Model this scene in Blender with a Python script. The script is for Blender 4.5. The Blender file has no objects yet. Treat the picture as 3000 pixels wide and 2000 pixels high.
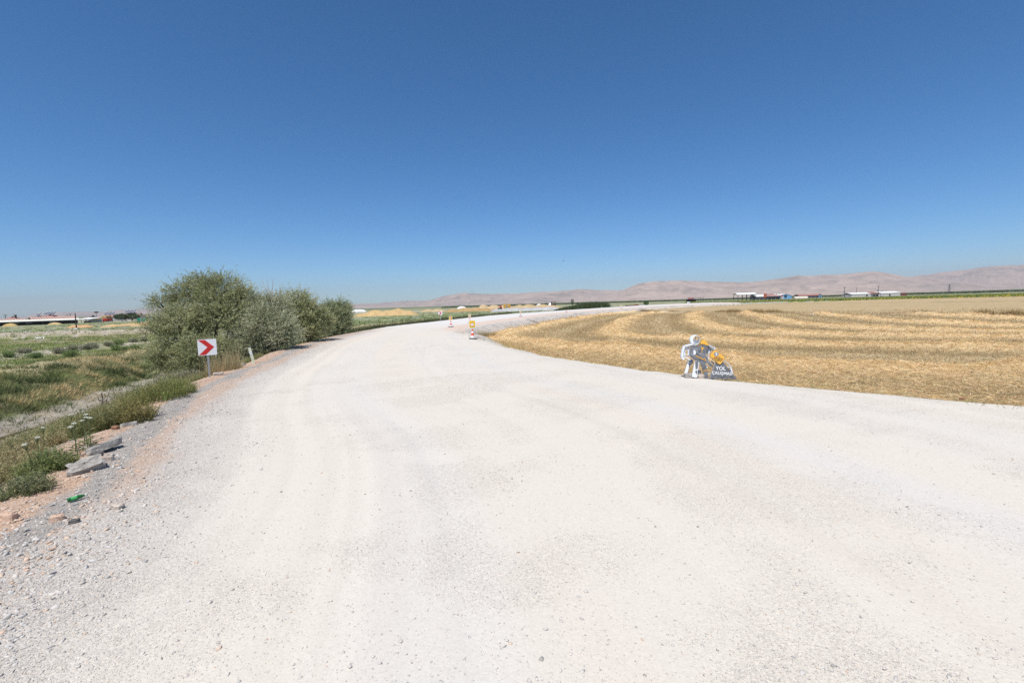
import bpy, math, random
import numpy as np
from mathutils import Vector, Matrix

rng = np.random.default_rng(11)
random.seed(11)
scene = bpy.context.scene
COL = scene.collection

# ------------------------------------------------------------------ camera
F = 1417.0            # focal length in pixels of a 3000 px wide frame (17 mm)
CH = 2.4
PITCH = math.atan(110 / F)
ROLL = math.radians(1.69)
fwd = np.array([0, math.cos(PITCH), -math.sin(PITCH)])
up0 = np.array([0, math.sin(PITCH), math.cos(PITCH)])
rt0 = np.array([1.0, 0, 0])
RT = rt0 * math.cos(ROLL) - up0 * math.sin(ROLL)
UP = up0 * math.cos(ROLL) + rt0 * math.sin(ROLL)
EYE = np.array([0, 0, CH])
cam_d = bpy.data.cameras.new('camera')
cam = bpy.data.objects.new('camera', cam_d)
COL.objects.link(cam)
cam_d.sensor_width = 36
cam_d.lens = F * 36 / 3000
cam_d.clip_start = 0.05
cam_d.clip_end = 60000
M = Matrix.Identity(4)
for i in range(3):
    M[i][0] = RT[i]; M[i][1] = UP[i]; M[i][2] = -fwd[i]; M[i][3] = EYE[i]
cam.matrix_world = M
scene.camera = cam

def ray(px, py):
    return fwd + RT * (px - 1500) / F + UP * (1000 - py) / F
def P(px, py, z=0.0):
    d = ray(px, py); t = (z - CH) / d[2]
    return EYE + d * t
def Q(px, py, Y):
    d = ray(px, py)
    return EYE + d * (Y / d[1])

# ------------------------------------------------------------------ noise
def _h(a, b, seed):
    n = (a * 374761393 + b * 668265263 + seed * 974634777) & 0xffffffff
    n = ((n ^ (n >> 13)) * 1274126177) & 0xffffffff
    return ((n ^ (n >> 16)) & 0xffff) / 32767.5 - 1.0
def vn(x, y, seed=0):
    x = np.asarray(x, dtype=np.float64); y = np.asarray(y, dtype=np.float64)
    xf = np.floor(x); yf = np.floor(y)
    xi = xf.astype(np.int64); yi = yf.astype(np.int64)
    u = x - xf; v = y - yf
    u = u * u * (3 - 2 * u); v = v * v * (3 - 2 * v)
    a = _h(xi, yi, seed); b = _h(xi + 1, yi, seed); c = _h(xi, yi + 1, seed); d = _h(xi + 1, yi + 1, seed)
    return (a * (1 - u) + b * u) * (1 - v) + (c * (1 - u) + d * u) * v
def fbm(x, y, o=4, seed=0, g=0.5):
    s = 0; a = 1; t = 0
    for i in range(o):
        s = s + a * vn(x * 2 ** i + 17.3 * i, y * 2 ** i - 9.1 * i, seed + i); t += a; a *= g
    return s / t
def sstep(a, b, x):
    t = np.clip((x - a) / (b - a), 0, 1)
    return t * t * (3 - 2 * t)
def lerp(a, b, t):
    return a + (b - a) * t
def mixc(a, b, t):
    a = np.asarray(a); b = np.asarray(b)
    return a + (b - a) * np.asarray(t)[..., None]

# ------------------------------------------------------------------ road outline
def spline(pts, n=6):
    pts = np.array(pts, float); out = []
    for i in range(len(pts) - 1):
        p0 = pts[max(i - 1, 0)]; p1 = pts[i]; p2 = pts[i + 1]; p3 = pts[min(i + 2, len(pts) - 1)]
        for k in range(n):
            t = k / n
            out.append(0.5 * ((2 * p1) + (-p0 + p2) * t + (2 * p0 - 5 * p1 + 4 * p2 - p3) * t * t + (-p0 + 3 * p1 - 3 * p2 + p3) * t ** 3))
    out.append(pts[-1])
    return np.array(out)
LEFT = spline([(2, -80), (-1, -40), (-3.2, -14), (-4.9, -2), (-5.7, 2.6), (-6.6, 6.0), (-7.8, 8.4), (-8.9, 10.6), (-10.2, 14.0), (-11.4, 17.8), (-12.2, 21.9),
               (-13.9, 28.9), (-15.4, 37.9), (-16.0, 47.4), (-15.5, 63.0), (-12.1, 77.2), (-2.5, 113.4), (17.0, 150.3), (37.6, 185.0), (56, 214), (76, 240), (98, 256), (118, 262), (140, 264)])
RIGHT = spline([(60, -80), (44, -30), (27, -4), (17, 5.2), (10.7, 9.9), (6.6, 13.9), (2.3, 20.3), (-0.6, 27.3), (-2.6, 34.1), (-4.4, 42.0),
                (-5.9, 50.5), (-5.9, 57.4), (-4.2, 64.6), (0.3, 81.0), (11.2, 113.4), (31.4, 151.0), (53, 181), (74, 204), (92, 219), (108, 230), (124, 238), (142, 244)])
def poly_dist(x, y, pl):
    """signed distance (+ on the left of the direction of travel) and arc length"""
    sh = x.shape; x = x.ravel(); y = y.ravel()
    best = np.full(x.shape, 1e18); sg = np.ones(x.shape); sa = np.zeros(x.shape)
    s0 = 0.0
    for i in range(len(pl) - 1):
        ax, ay = pl[i]; bx, by = pl[i + 1]
        dx, dy = bx - ax, by - ay; L2 = dx * dx + dy * dy; L = math.sqrt(L2)
        t = np.clip(((x - ax) * dx + (y - ay) * dy) / L2, 0, 1)
        qx = x - ax - t * dx; qy = y - ay - t * dy
        d2 = qx * qx + qy * qy
        m = d2 < best
        best = np.where(m, d2, best)
        sg = np.where(m, np.where(dx * (y - ay) - dy * (x - ax) >= 0, 1.0, -1.0), sg)
        sa = np.where(m, s0 + t * L, sa)
        s0 += L
    return (np.sqrt(best) * sg).reshape(sh), sa.reshape(sh)
def dl_dr(x, y):
    dl, s = poly_dist(x, y, LEFT)
    dr, _ = poly_dist(x, y, RIGHT)
    return dl, -dr, s
def along_left(s, d):
    seg = np.diff(LEFT, axis=0); L = np.hypot(seg[:, 0], seg[:, 1]); c = np.concatenate([[0], np.cumsum(L)])
    x = np.interp(s, c, LEFT[:, 0]); y = np.interp(s, c, LEFT[:, 1])
    x2 = np.interp(s + .5, c, LEFT[:, 0]); y2 = np.interp(s + .5, c, LEFT[:, 1])
    tx = x2 - x; ty = y2 - y; n = np.hypot(tx, ty) + 1e-9
    return x - ty / n * d, y + tx / n * d
_seg = np.diff(LEFT, axis=0); _cum = np.concatenate([[0], np.cumsum(np.hypot(_seg[:, 0], _seg[:, 1]))])
def s_at_y(Y):
    return float(np.interp(Y, LEFT[:, 1], _cum))

# ------------------------------------------------------------------ height functions
KL = 0.36
PROF_D = [-400, -1, 0, 7.0, 8.2, 10.8, 12.0, 13.6, 15.6, 17.2, 24, 27, 30, 36, 4000]
PROF_Z = [-2.6, -2.6, -2.6, -2.5, -2.55, -2.4, -2.15, -1.45, -0.82, -0.8, -0.95, -0.9, -1.0, -1.0, -1.0]
def z_field_level(x, y):
    return -0.10 + (-0.90) * sstep(14, 52, y + 0.10 * x)
def bank_d(s, d):
    return d + 0.9 * fbm(s / 5.0, d / 6.0, 3, 5) + 0.75 * fbm(s / 1.5, d / 1.8, 3, 15)
def z_ground(x, y, dl, dr, s):
    dw = bank_d(s, dl)
    zl = np.interp(dw, PROF_D, PROF_Z)
    bank = sstep(11.2, 12.6, dw) * (1 - sstep(17, 19, dw))
    r = np.hypot(x, y)
    near = 1 - sstep(90, 200, r)
    zl = zl + near * (bank * 0.46 * fbm(s / 1.5, dl / 1.2, 3, 21) + 0.10 * fbm(x / 0.9, y / 0.9, 4, 3) * sstep(6, 9, dl))
    spoil = np.exp(-((dl - 27.0) / 3.0) ** 2) * (1 - sstep(70, 95, y)) * sstep(2, 12, y)
    zl = zl + spoil * (0.28 + 0.45 * np.maximum(0, fbm(s / 4.5, dl / 5.0, 3, 31)))
    lev_c = 84 + 3.0 * vn(x / 40, y * 0, 8) + np.maximum(0, -x - 64) * -0.10
    lev = np.exp(-(np.maximum(np.abs(y - lev_c) - 1.2, 0) / 1.6) ** 2) * (1 - sstep(-58, -30, x))
    zl = zl + lev * (1.0 + 0.12 * fbm(x / 2.2, y / 2.2, 3, 41))
    zl = zl + 0.10 * fbm(x / 14, y / 14, 3, 51) * sstep(18, 26, dl)
    zl = zl - 0.35 * np.exp(-((dl - 8.6) / 1.2) ** 2) * (1 - sstep(22, 25, y)) * near
    zr = z_field_level(x, y) - 0.22
    w = sstep(-3, 3, dl - dr)
    z = w * zl + (1 - w) * zr
    z = z - 0.35 * sstep(0, 3, -np.maximum(dl, dr))
    return z
def soft(d, k):
    return np.logaddexp(0, np.clip(d / k, -40, 40)) * k
def z_road(x, y, dl, dr, s):
    e = dl + 0.16 * fbm(s / 0.9, dl * 0.7, 3, 61) + 0.35 * fbm(s / 7, 0 * s, 2, 62)
    er = dr + 0.22 * fbm(s / 1.1, dr * 0.7, 3, 63)
    z = -KL * soft(e, 0.14) - 0.27 * soft(er, 0.18)
    z = z + 0.018 * fbm(x / 5, y / 5, 3, 71)
    rough = np.exp(-((dl + 0.6) / 0.9) ** 2) * (1 - sstep(40, 80, y))
    z = z + rough * (0.055 * fbm(x / 0.45, y / 0.45, 4, 72) + 0.03) - 0.02 * rough
    z = z - .45 * np.maximum(0, x - 108) * sstep(150, 170, y)
    side = sstep(0.2, 1.0, er) * (1 - sstep(120, 180, y))
    z = z + side * 0.10 * fbm(x / 0.8, y / 0.8, 3, 73)
    return z
NEARL = np.array([(40, -44.0), (10.75, 10.2), (-2.4, 34.2), (-22, 70.0)])
def field_d(x, y):
    """distances from the two edges of the stubble field, and their smooth minimum"""
    a, sa = poly_dist(x, y, np.array([(34, -33.0), (27, -19), (10.9, 10.1), (6.8, 14.3), (2.6, 20.6), (-0.2, 27.8), (-2.0, 34.5), (-5.9, 46), (-14, 74)]))
    b, sb = poly_dist(x, y, np.array([(-40, 14), (-14.5, 46), (-2.6, 62.4), (3.0, 80.0), (13.6, 111.7), (33.3, 148.9), (54.6, 179.0), (79, 204), (110, 225), (160, 250), (330, 290)]))
    a = -a; b = -b
    k = 9.0
    h = np.clip(0.5 + 0.5 * (b - a) / k, 0, 1)
    m = lerp(b, a, h) - k * h * (1 - h)
    mm = np.minimum(a, b)
    k2 = 2.6
    h2 = np.clip(0.5 + 0.5 * (b - a) / k2, 0, 1)
    edge = lerp(b, a, h2) - k2 * h2 * (1 - h2)
    return m, edge, sa + sb
ROW0, ROWS = 4.3, 10.8
def row_phase(x, y, m):
    d = m + 0.7 * fbm(x / 9, y / 9, 2, 81)
    q = (d - ROW0) / ROWS
    k = np.round(q)
    return (q - k) * ROWS, k        # metres from the nearest windrow centre line
FAR_D = 62.0
def field_far(x, y):
    # the strip of tall dry grass: a line from (45,120) to (66,63)
    ax, ay, bx, by = 42.0, 140.0, 67.0, 62.0
    return ((x - ax) * (by - ay) - (y - ay) * (bx - ax)) / -math.hypot(bx - ax, by - ay)
def z_field(x, y, m, edge, full=False):
    ph, k = row_phase(x, y, m)
    base = z_field_level(x, y)
    heap = np.exp(-(ph / 1.35) ** 2) * (0.40 + 0.26 * fbm(x / 1.3, y / 1.3, 3, 91)) * (0.75 + 0.5 * fbm(x / 6, y / 6, 2, 92))
    far = sstep(-1, 1.5, field_far(x, y))
    heap = heap * (1 - far) * sstep(0.2, 1.8, edge)
    z = base + heap + 0.035 * fbm(x / 0.6, y / 0.6, 3, 93) * sstep(0, 2, edge) - 0.02
    e = edge + 0.55 * fbm(x / 1.1, y / 1.1, 4, 94)
    z = z - 0.5 * np.maximum(0, -e)
    return (z, heap, ph, far) if full else z

def surf(x, y):
    x = np.atleast_1d(np.asarray(x, float)); y = np.atleast_1d(np.asarray(y, float))
    dl, dr, s = dl_dr(x, y)
    zg = z_ground(x, y, dl, dr, s)
    zr = np.where((dl < 9) & (dr < 6), z_road(x, y, dl, dr, s), -99)
    m, e, _ = field_d(x, y)
    zf = np.where((dr > -1) & (y < 330), z_field(x, y, m, e), -99)
    return np.maximum(zg, np.maximum(zr, zf))
def sz(x, y):
    return float(surf(x, y)[0])
_T = np.geomspace(2.0, 900, 2600)
def hit(px, py, h=0.0):
    """the point where a picture ray comes down to h metres above the ground"""
    d = ray(px, py)
    X = EYE[0] + d[0] * _T; Y = EYE[1] + d[1] * _T; Z = EYE[2] + d[2] * _T
    below = Z <= surf(X, Y) + h
    i = int(np.argmax(below)) if below.any() else len(_T) - 1
    return np.array([X[i], Y[i], Z[i]])

# ------------------------------------------------------------------ materials
def new_mat(name):
    m = bpy.data.materials.new(name); m.use_nodes = True
    nt = m.node_tree
    return m, nt, nt.nodes['Principled BSDF']
def N(nt, t, **kw):
    n = nt.nodes.new(t)
    for k, v in kw.items():
        setattr(n, k, v)
    return n
_mats = {}
def mat(name, col, rough=0.7, metal=0.0, var=0.18, scale=6.0, bump=0.0, spec=0.3, fine=None):
    """painted or weathered surface: base colour broken up by object-space noise"""
    if name in _mats: return _mats[name]
    m, nt, b = new_mat(name)
    tc = N(nt, 'ShaderNodeTexCoord')
    no = N(nt, 'ShaderNodeTexNoise'); no.inputs['Scale'].default_value = scale; no.inputs['Detail'].default_value = 5
    nt.links.new(tc.outputs['Object'], no.inputs['Vector'])
    cr = N(nt, 'ShaderNodeValToRGB')
    c = np.array(col)
    cr.color_ramp.elements[0].position = 0.3; cr.color_ramp.elements[1].position = 0.7
    cr.color_ramp.elements[0].color = (*np.clip(c * (1 - var), 0, 1), 1)
    cr.color_ramp.elements[1].color = (*np.clip(c * (1 + var * .6), 0, 1), 1)
    nt.links.new(no.outputs['Fac'], cr.inputs['Fac'])
    nt.links.new(cr.outputs['Color'], b.inputs['Base Color'])
    b.inputs['Roughness'].default_value = rough; b.inputs['Metallic'].default_value = metal
    b.inputs['Specular IOR Level'].default_value = spec
    if bump:
        bp = N(nt, 'ShaderNodeBump'); bp.inputs['Strength'].default_value = bump; bp.inputs['Distance'].default_value = 0.02
        nb = N(nt, 'ShaderNodeTexNoise'); nb.inputs['Scale'].default_value = scale * 4; nb.inputs['Detail'].default_value = 6
        nt.links.new(tc.outputs['Object'], nb.inputs['Vector'])
        nt.links.new(nb.outputs['Fac'], bp.inputs['Height']); nt.links.new(bp.outputs['Normal'], b.inputs['Normal'])
    _mats[name] = m
    return m
def col_mat(name, scales=((3, .25), (14, .3)), bump=((8, .6, .05),), rough=0.95, trans=0.0, spec=0.1, gain=1.0):
    """albedo from the mesh colour attribute, broken up by noise; bump = (scale, strength, distance)"""
    m, nt, b = new_mat(name)
    at = N(nt, 'ShaderNodeAttribute'); at.attribute_name = 'Col'
    tc = N(nt, 'ShaderNodeTexCoord')
    cur = at.outputs['Color']
    if gain != 1.0:
        vm = N(nt, 'ShaderNodeVectorMath', operation='SCALE'); vm.inputs['Scale'].default_value = gain
        nt.links.new(cur, vm.inputs[0]); cur = vm.outputs['Vector']
    for sc, amt in scales:
        no = N(nt, 'ShaderNodeTexNoise'); no.inputs['Scale'].default_value = sc; no.inputs['Detail'].default_value = 6; no.inputs['Roughness'].default_value = .65
        nt.links.new(tc.outputs['Object'], no.inputs['Vector'])
        mr = N(nt, 'ShaderNodeMapRange'); mr.inputs['From Min'].default_value = .3; mr.inputs['From Max'].default_value = .7
        mr.inputs['To Min'].default_value = 1 - amt; mr.inputs['To Max'].default_value = 1 + amt
        nt.links.new(no.outputs['Fac'], mr.inputs['Value'])
        vm = N(nt, 'ShaderNodeVectorMath', operation='SCALE')
        nt.links.new(cur, vm.inputs[0]); nt.links.new(mr.outputs['Result'], vm.inputs['Scale'])
        cur = vm.outputs['Vector']
    nt.links.new(cur, b.inputs['Base Color'])
    b.inputs['Roughness'].default_value = rough; b.inputs['Specular IOR Level'].default_value = spec
    prev = None
    for sc, st, di in bump:
        no = N(nt, 'ShaderNodeTexNoise'); no.inputs['Scale'].default_value = sc; no.inputs['Detail'].default_value = 7; no.inputs['Roughness'].default_value = .65
        nt.links.new(tc.outputs['Object'], no.inputs['Vector'])
        bp = N(nt, 'ShaderNodeBump'); bp.inputs['Strength'].default_value = st; bp.inputs['Distance'].default_value = di
        nt.links.new(no.outputs['Fac'], bp.inputs['Height'])
        if prev: nt.links.new(prev, bp.inputs['Normal'])
        prev = bp.outputs['Normal']
    if prev: nt.links.new(prev, b.inputs['Normal'])
    if trans:
        out = nt.nodes['Material Output']
        tr = N(nt, 'ShaderNodeBsdfTranslucent'); nt.links.new(cur, tr.inputs['Color'])
        mx = N(nt, 'ShaderNodeMixShader'); mx.inputs[0].default_value = trans
        nt.links.new(b.outputs[0], mx.inputs[1]); nt.links.new(tr.outputs[0], mx.inputs[2])
        nt.links.new(mx.outputs[0], out.inputs['Surface'])
    return m
def road_mat():
    m, nt, b = new_mat('crushed_limestone')
    tc = N(nt, 'ShaderNodeTexCoord')
    at = N(nt, 'ShaderNodeAttribute'); at.attribute_name = 'Col'
    cur = at.outputs['Color']
    gr = N(nt, 'ShaderNodeAttribute'); gr.attribute_name = 'gravel'
    wob = N(nt, 'ShaderNodeTexNoise'); wob.inputs['Scale'].default_value = 30
    nt.links.new(tc.outputs['Object'], wob.inputs['Vector'])
    va = N(nt, 'ShaderNodeVectorMath', operation='MULTIPLY_ADD')
    va.inputs[1].default_value = (.03, .03, .03)
    nt.links.new(wob.outputs['Color'], va.inputs[0]); nt.links.new(tc.outputs['Object'], va.inputs[2])
    hs = []
    for sc, lo, hi, st in ((48, .76, 1.10, .9), (115, .82, 1.10, .8)):
        vo = N(nt, 'ShaderNodeTexVoronoi'); vo.inputs['Scale'].default_value = sc; vo.feature = 'F1'
        nt.links.new(va.outputs['Vector'], vo.inputs['Vector'])
        sp = N(nt, 'ShaderNodeSeparateColor'); nt.links.new(vo.outputs['Color'], sp.inputs[0])
        mr = N(nt, 'ShaderNodeMapRange'); mr.inputs['To Min'].default_value = lo; mr.inputs['To Max'].default_value = hi
        nt.links.new(sp.outputs[0], mr.inputs['Value'])
        mg = N(nt, 'ShaderNodeMix', data_type='FLOAT'); mg.inputs['A'].default_value = 1.0
        mad = N(nt, 'ShaderNodeMath', operation='MULTIPLY_ADD'); mad.inputs[1].default_value = .75; mad.inputs[2].default_value = .22; mad.use_clamp = True
        nt.links.new(gr.outputs['Fac'], mad.inputs[0])
        nt.links.new(mad.outputs[0], mg.inputs['Factor']); nt.links.new(mr.outputs['Result'], mg.inputs['B'])
        vm = N(nt, 'ShaderNodeVectorMath', operation='SCALE')
        nt.links.new(cur, vm.inputs[0]); nt.links.new(mg.outputs['Result'], vm.inputs['Scale'])
        cur = vm.outputs['Vector']
        hs.append((vo.outputs['Distance'], st, sc))
    # sparse darker stones in the packed surface
    vo = N(nt, 'ShaderNodeTexVoronoi'); vo.inputs['Scale'].default_value = 17; nt.links.new(va.outputs['Vector'], vo.inputs['Vector'])
    sp = N(nt, 'ShaderNodeSeparateColor'); nt.links.new(vo.outputs['Color'], sp.inputs[0])
    sz_ = N(nt, 'ShaderNodeMath', operation='MULTIPLY'); sz_.inputs[1].default_value = .20; nt.links.new(sp.outputs[1], sz_.inputs[0])
    lt = N(nt, 'ShaderNodeMath', operation='LESS_THAN'); nt.links.new(vo.outputs['Distance'], lt.inputs[0]); nt.links.new(sz_.outputs[0], lt.inputs[1])
    gt = N(nt, 'ShaderNodeMath', operation='GREATER_THAN'); gt.inputs[1].default_value = .55; nt.links.new(sp.outputs[0], gt.inputs[0])
    mu = N(nt, 'ShaderNodeMath', operation='MULTIPLY'); nt.links.new(lt.outputs[0], mu.inputs[0]); nt.links.new(gt.outputs[0], mu.inputs[1])
    mr = N(nt, 'ShaderNodeMapRange'); mr.inputs['To Min'].default_value = 1; mr.inputs['To Max'].default_value = .68
    nt.links.new(mu.outputs[0], mr.inputs['Value'])
    vm = N(nt, 'ShaderNodeVectorMath', operation='SCALE'); nt.links.new(cur, vm.inputs[0]); nt.links.new(mr.outputs['Result'], vm.inputs['Scale'])
    nt.links.new(vm.outputs['Vector'], b.inputs['Base Color'])
    b.inputs['Roughness'].default_value = .95; b.inputs['Specular IOR Level'].default_value = .08
    prev = None
    for so, st, sc in hs:
        inv = N(nt, 'ShaderNodeMath', operation='SUBTRACT'); inv.inputs[0].default_value = 1; nt.links.new(so, inv.inputs[1])
        bp = N(nt, 'ShaderNodeBump'); bp.inputs['Distance'].default_value = .5 / sc
        ms = N(nt, 'ShaderNodeMath', operation='MULTIPLY_ADD'); ms.inputs[1].default_value = st * .75; ms.inputs[2].default_value = st * .16
        nt.links.new(gr.outputs['Fac'], ms.inputs[0]); nt.links.new(ms.outputs[0], bp.inputs['Strength'])
        nt.links.new(inv.outputs[0], bp.inputs['Height'])
        if prev: nt.links.new(prev, bp.inputs['Normal'])
        prev = bp.outputs['Normal']
    nt.links.new(prev, b.inputs['Normal'])
    return m

# ------------------------------------------------------------------ objects
def link(name, me, material=None, parent=None):
    o = bpy.data.objects.new(name, me); COL.objects.link(o)
    if material is not None: me.materials.append(material)
    if parent is not None: o.parent = parent
    return o
def tag(o, label=None, cat=None, group=None, kind=None):
    if label: o['label'] = label
    if cat:
        o['category'] = cat
        if not kind: kind = 'thing'
    if group: o['group'] = group
    if kind: o['kind'] = kind
    return o
def thing(name, label, cat, loc, rz=0.0, group=None):
    o = bpy.data.objects.new(name, None); COL.objects.link(o)
    o.empty_display_size = .2
    o.location = loc; o.rotation_euler = (0, 0, rz)
    return tag(o, label, cat, group)
def np_mesh(name, v, faces, col=None, smooth=False, attrs=None):
    """v (n,3), faces: (m,k) index array, or a list of such arrays"""
    me = bpy.data.meshes.new(name)
    fl = faces if isinstance(faces, list) else [faces]
    me.vertices.add(len(v)); me.vertices.foreach_set('co', np.asarray(v, np.float32).ravel())
    tot = sum(f.size for f in fl)
    me.loops.add(tot); me.loops.foreach_set('vertex_index', np.concatenate([f.ravel() for f in fl]).astype(np.int32))
    st = []; p = 0
    for f in fl:
        k = f.shape[1]; st.append(p + np.arange(len(f)) * k); p += f.size
    me.polygons.add(sum(len(f) for f in fl)); me.polygons.foreach_set('loop_start', np.concatenate(st).astype(np.int32))
    if smooth: me.polygons.foreach_set('use_smooth', np.ones(len(me.polygons), bool))
    if col is not None:
        a = me.color_attributes.new('Col', 'FLOAT_COLOR', 'POINT')
        rgba = np.ones((len(v), 4), np.float32); rgba[:, :3] = col
        a.data.foreach_set('color', rgba.ravel())
    for k, arr in (attrs or {}).items():
        a = me.attributes.new(k, 'FLOAT', 'POINT'); a.data.foreach_set('value', np.asarray(arr, np.float32).ravel())
    me.update(calc_edges=True)
    return me
def grid_faces(keep):
    nr, nc = keep.shape
    idx = np.full(keep.shape, -1, np.int64); idx[keep] = np.arange(keep.sum())
    k = keep[:-1, :-1] & keep[1:, :-1] & keep[1:, 1:] & keep[:-1, 1:]
    return np.stack([idx[:-1, :-1][k], idx[:-1, 1:][k], idx[1:, 1:][k], idx[1:, :-1][k]], 1)
class MB:
    def __init__(s): s.v = []; s.f = []
    def add(s, vs, fs):
        b = len(s.v); s.v += [tuple(map(float, v)) for v in vs]; s.f += [tuple(b + i for i in f) for f in fs]; return s
    def box(s, c, d, rz=0.0, taper=1.0):
        cx, cy, cz = c; hx, hy, hz = d[0] / 2, d[1] / 2, d[2] / 2
        vs = []
        for z, t in ((-hz, 1), (hz, taper)):
            for x, y in ((-hx, -hy), (hx, -hy), (hx, hy), (-hx, hy)):
                x *= t; y *= t
                vs.append((cx + x * math.cos(rz) - y * math.sin(rz), cy + x * math.sin(rz) + y * math.cos(rz), cz + z))
        return s.add(vs, [(3, 2, 1, 0), (4, 5, 6, 7), (0, 1, 5, 4), (1, 2, 6, 5), (2, 3, 7, 6), (3, 0, 4, 7)])
    def span(s, a, b):
        return s.box([(a[i] + b[i]) / 2 for i in range(3)], [abs(b[i] - a[i]) for i in range(3)])
    def tube(s, pts, rad, n=8, cap=True):
        pts = [Vector(p) for p in pts]
        if not hasattr(rad, '__len__'): rad = [rad] * len(pts)
        rings = []
        for i, p in enumerate(pts):
            t = (pts[min(i + 1, len(pts) - 1)] - pts[max(i - 1, 0)]).normalized()
            a = t.orthogonal().normalized() if abs(t.z) < .9 else Vector((1, 0, 0)).cross(t).normalized()
            b = t.cross(a)
            rings.append([p + (a * math.cos(2 * math.pi * k / n) + b * math.sin(2 * math.pi * k / n)) * rad[i] for k in range(n)])
        fs = []
        for i in range(len(pts) - 1):
            for k in range(n):
                fs.append((i * n + k, i * n + (k + 1) % n, (i + 1) * n + (k + 1) % n, (i + 1) * n + k))
        if cap:
            fs.append(tuple(range(n - 1, -1, -1))); fs.append(tuple((len(pts) - 1) * n + k for k in range(n)))
        return s.add([q for r in rings for q in r], fs)
    def lathe(s, prof, n=20, c=(0, 0, 0)):
        vs = []; fs = []
        for r, z in prof:
            for k in range(n):
                a = 2 * math.pi * k / n; vs.append((c[0] + r * math.cos(a), c[1] + r * math.sin(a), c[2] + z))
        for i in range(len(prof) - 1):
            for k in range(n):
                fs.append((i * n + k, i * n + (k + 1) % n, (i + 1) * n + (k + 1) % n, (i + 1) * n + k))
        fs.append(tuple(range(n - 1, -1, -1))); fs.append(tuple((len(prof) - 1) * n + k for k in range(n)))
        return s.add(vs, fs)
    def plate(s, pts, y0, y1):
        """polygon in the xz plane, thickness from y0 (front) to y1 (back)"""
        n = len(pts)
        area = sum(pts[i][0] * pts[(i + 1) % n][1] - pts[(i + 1) % n][0] * pts[i][1] for i in range(n))
        if area < 0: pts = pts[::-1]
        vs = [(x, y0, z) for x, z in pts] + [(x, y1, z) for x, z in pts]
        fs = [tuple(range(n)), tuple(range(2 * n - 1, n - 1, -1))]
        for i in range(n):
            j = (i + 1) % n; fs.append((i, n + i, n + j, j))
        return s.add(vs, fs)
    def band(s, pts, w, y0, y1, closed=False):
        """a strip following a line in the xz plane"""
        n = len(pts)
        for i in range(n if closed else n - 1):
            a = pts[i]; b = pts[(i + 1) % n]
            dx, dz = b[0] - a[0], b[1] - a[1]; L = math.hypot(dx, dz) + 1e-9
            nx, nz = -dz / L * w / 2, dx / L * w / 2
            s.plate([(a[0] + nx, a[1] + nz), (b[0] + nx, b[1] + nz), (b[0] - nx, b[1] - nz), (a[0] - nx, a[1] - nz)], y0, y1)
        return s
    def build(s, name, material, parent=None, smooth=False, label=None):
        me = bpy.data.meshes.new(name); me.from_pydata(s.v, [], s.f); me.update()
        if smooth:
            me.polygons.foreach_set('use_smooth', np.ones(len(me.polygons), bool))
        o = link(name, me, material, parent)
        if label: o['label'] = label
        return o
def copy_tree(o, parent=None):
    c = o.copy(); COL.objects.link(c); c.parent = parent
    for ch in list(o.children): copy_tree(ch, c)
    return c
def text_part(body, size, material, parent, loc, name='lettering', squeeze=1.0, rot=0.0, bold=0.0, extrude=0.002):
    cu = bpy.data.curves.new('lettering', 'FONT'); cu.body = body; cu.size = size; cu.align_x = 'CENTER'; cu.align_y = 'CENTER'
    cu.extrude = extrude; cu.offset = bold; cu.resolution_u = 3
    tmp = bpy.data.objects.new('lettering', cu)
    me = bpy.data.meshes.new_from_object(tmp)
    bpy.data.objects.remove(tmp); bpy.data.curves.remove(cu)
    o = link(name, me, material, parent)
    o.location = loc; o.rotation_euler = (math.pi / 2, rot, 0); o.scale = (squeeze, 1, 1)
    return o
# many thin blades or leaves as one mesh
def blade_arrays(base, vec, w, col, col_tip=None):
    n = len(base)
    side = np.cross(vec, rng.normal(size=(n, 3))); side /= np.linalg.norm(side, axis=1)[:, None] + 1e-9
    side *= (w / 2)[:, None]
    v = np.stack([base - side, base + side, base + vec], 1).reshape(-1, 3)
    f = np.arange(3 * n).reshape(-1, 3)
    ct = col if col_tip is None else col_tip
    c = np.stack([col, col, ct], 1).reshape(-1, 3)
    return v, f, c
def leaf_arrays(base, vec, w, col):
    n = len(base)
    side = np.cross(vec, rng.normal(size=(n, 3))); side /= np.linalg.norm(side, axis=1)[:, None] + 1e-9
    side *= (w / 2)[:, None]
    mid = base + vec * .45
    v = np.stack([base, mid + side, base + vec, mid - side], 1).reshape(-1, 3)
    f = np.arange(4 * n).reshape(-1, 4)
    c = np.repeat(col, 4, axis=0)
    return v, f, c
def join_arrays(parts):
    vs, fs, cs = [], [], []; o = 0
    for v, f, c in parts:
        vs.append(v); fs.append(f + o); cs.append(c); o += len(v)
    return np.concatenate(vs), fs, np.concatenate(cs)

# ------------------------------------------------------------------ light and sky
SUN_EL, SUN_AZ = math.radians(66), math.radians(-160)     # azimuth clockwise from the view direction
sun_dir = Vector((math.sin(SUN_AZ) * math.cos(SUN_EL), math.cos(SUN_AZ) * math.cos(SUN_EL), math.sin(SUN_EL)))
sd_ = bpy.data.lights.new('sun', 'SUN'); sd_.energy = 4.95; sd_.angle = math.radians(.53); sd_.color = (1.0, .955, .885)
sun = bpy.data.objects.new('sun', sd_); COL.objects.link(sun)
sun.rotation_euler = sun_dir.to_track_quat('Z', 'Y').to_euler()
sun.location = (0, 0, 50)
w = bpy.data.worlds.new('World'); scene.world = w; w.use_nodes = True
nt = w.node_tree
sky = nt.nodes.new('ShaderNodeTexSky'); sky.sky_type = 'NISHITA'; sky.sun_disc = False
sky.sun_elevation = SUN_EL; sky.sun_rotation = SUN_AZ % (2 * math.pi)
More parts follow.
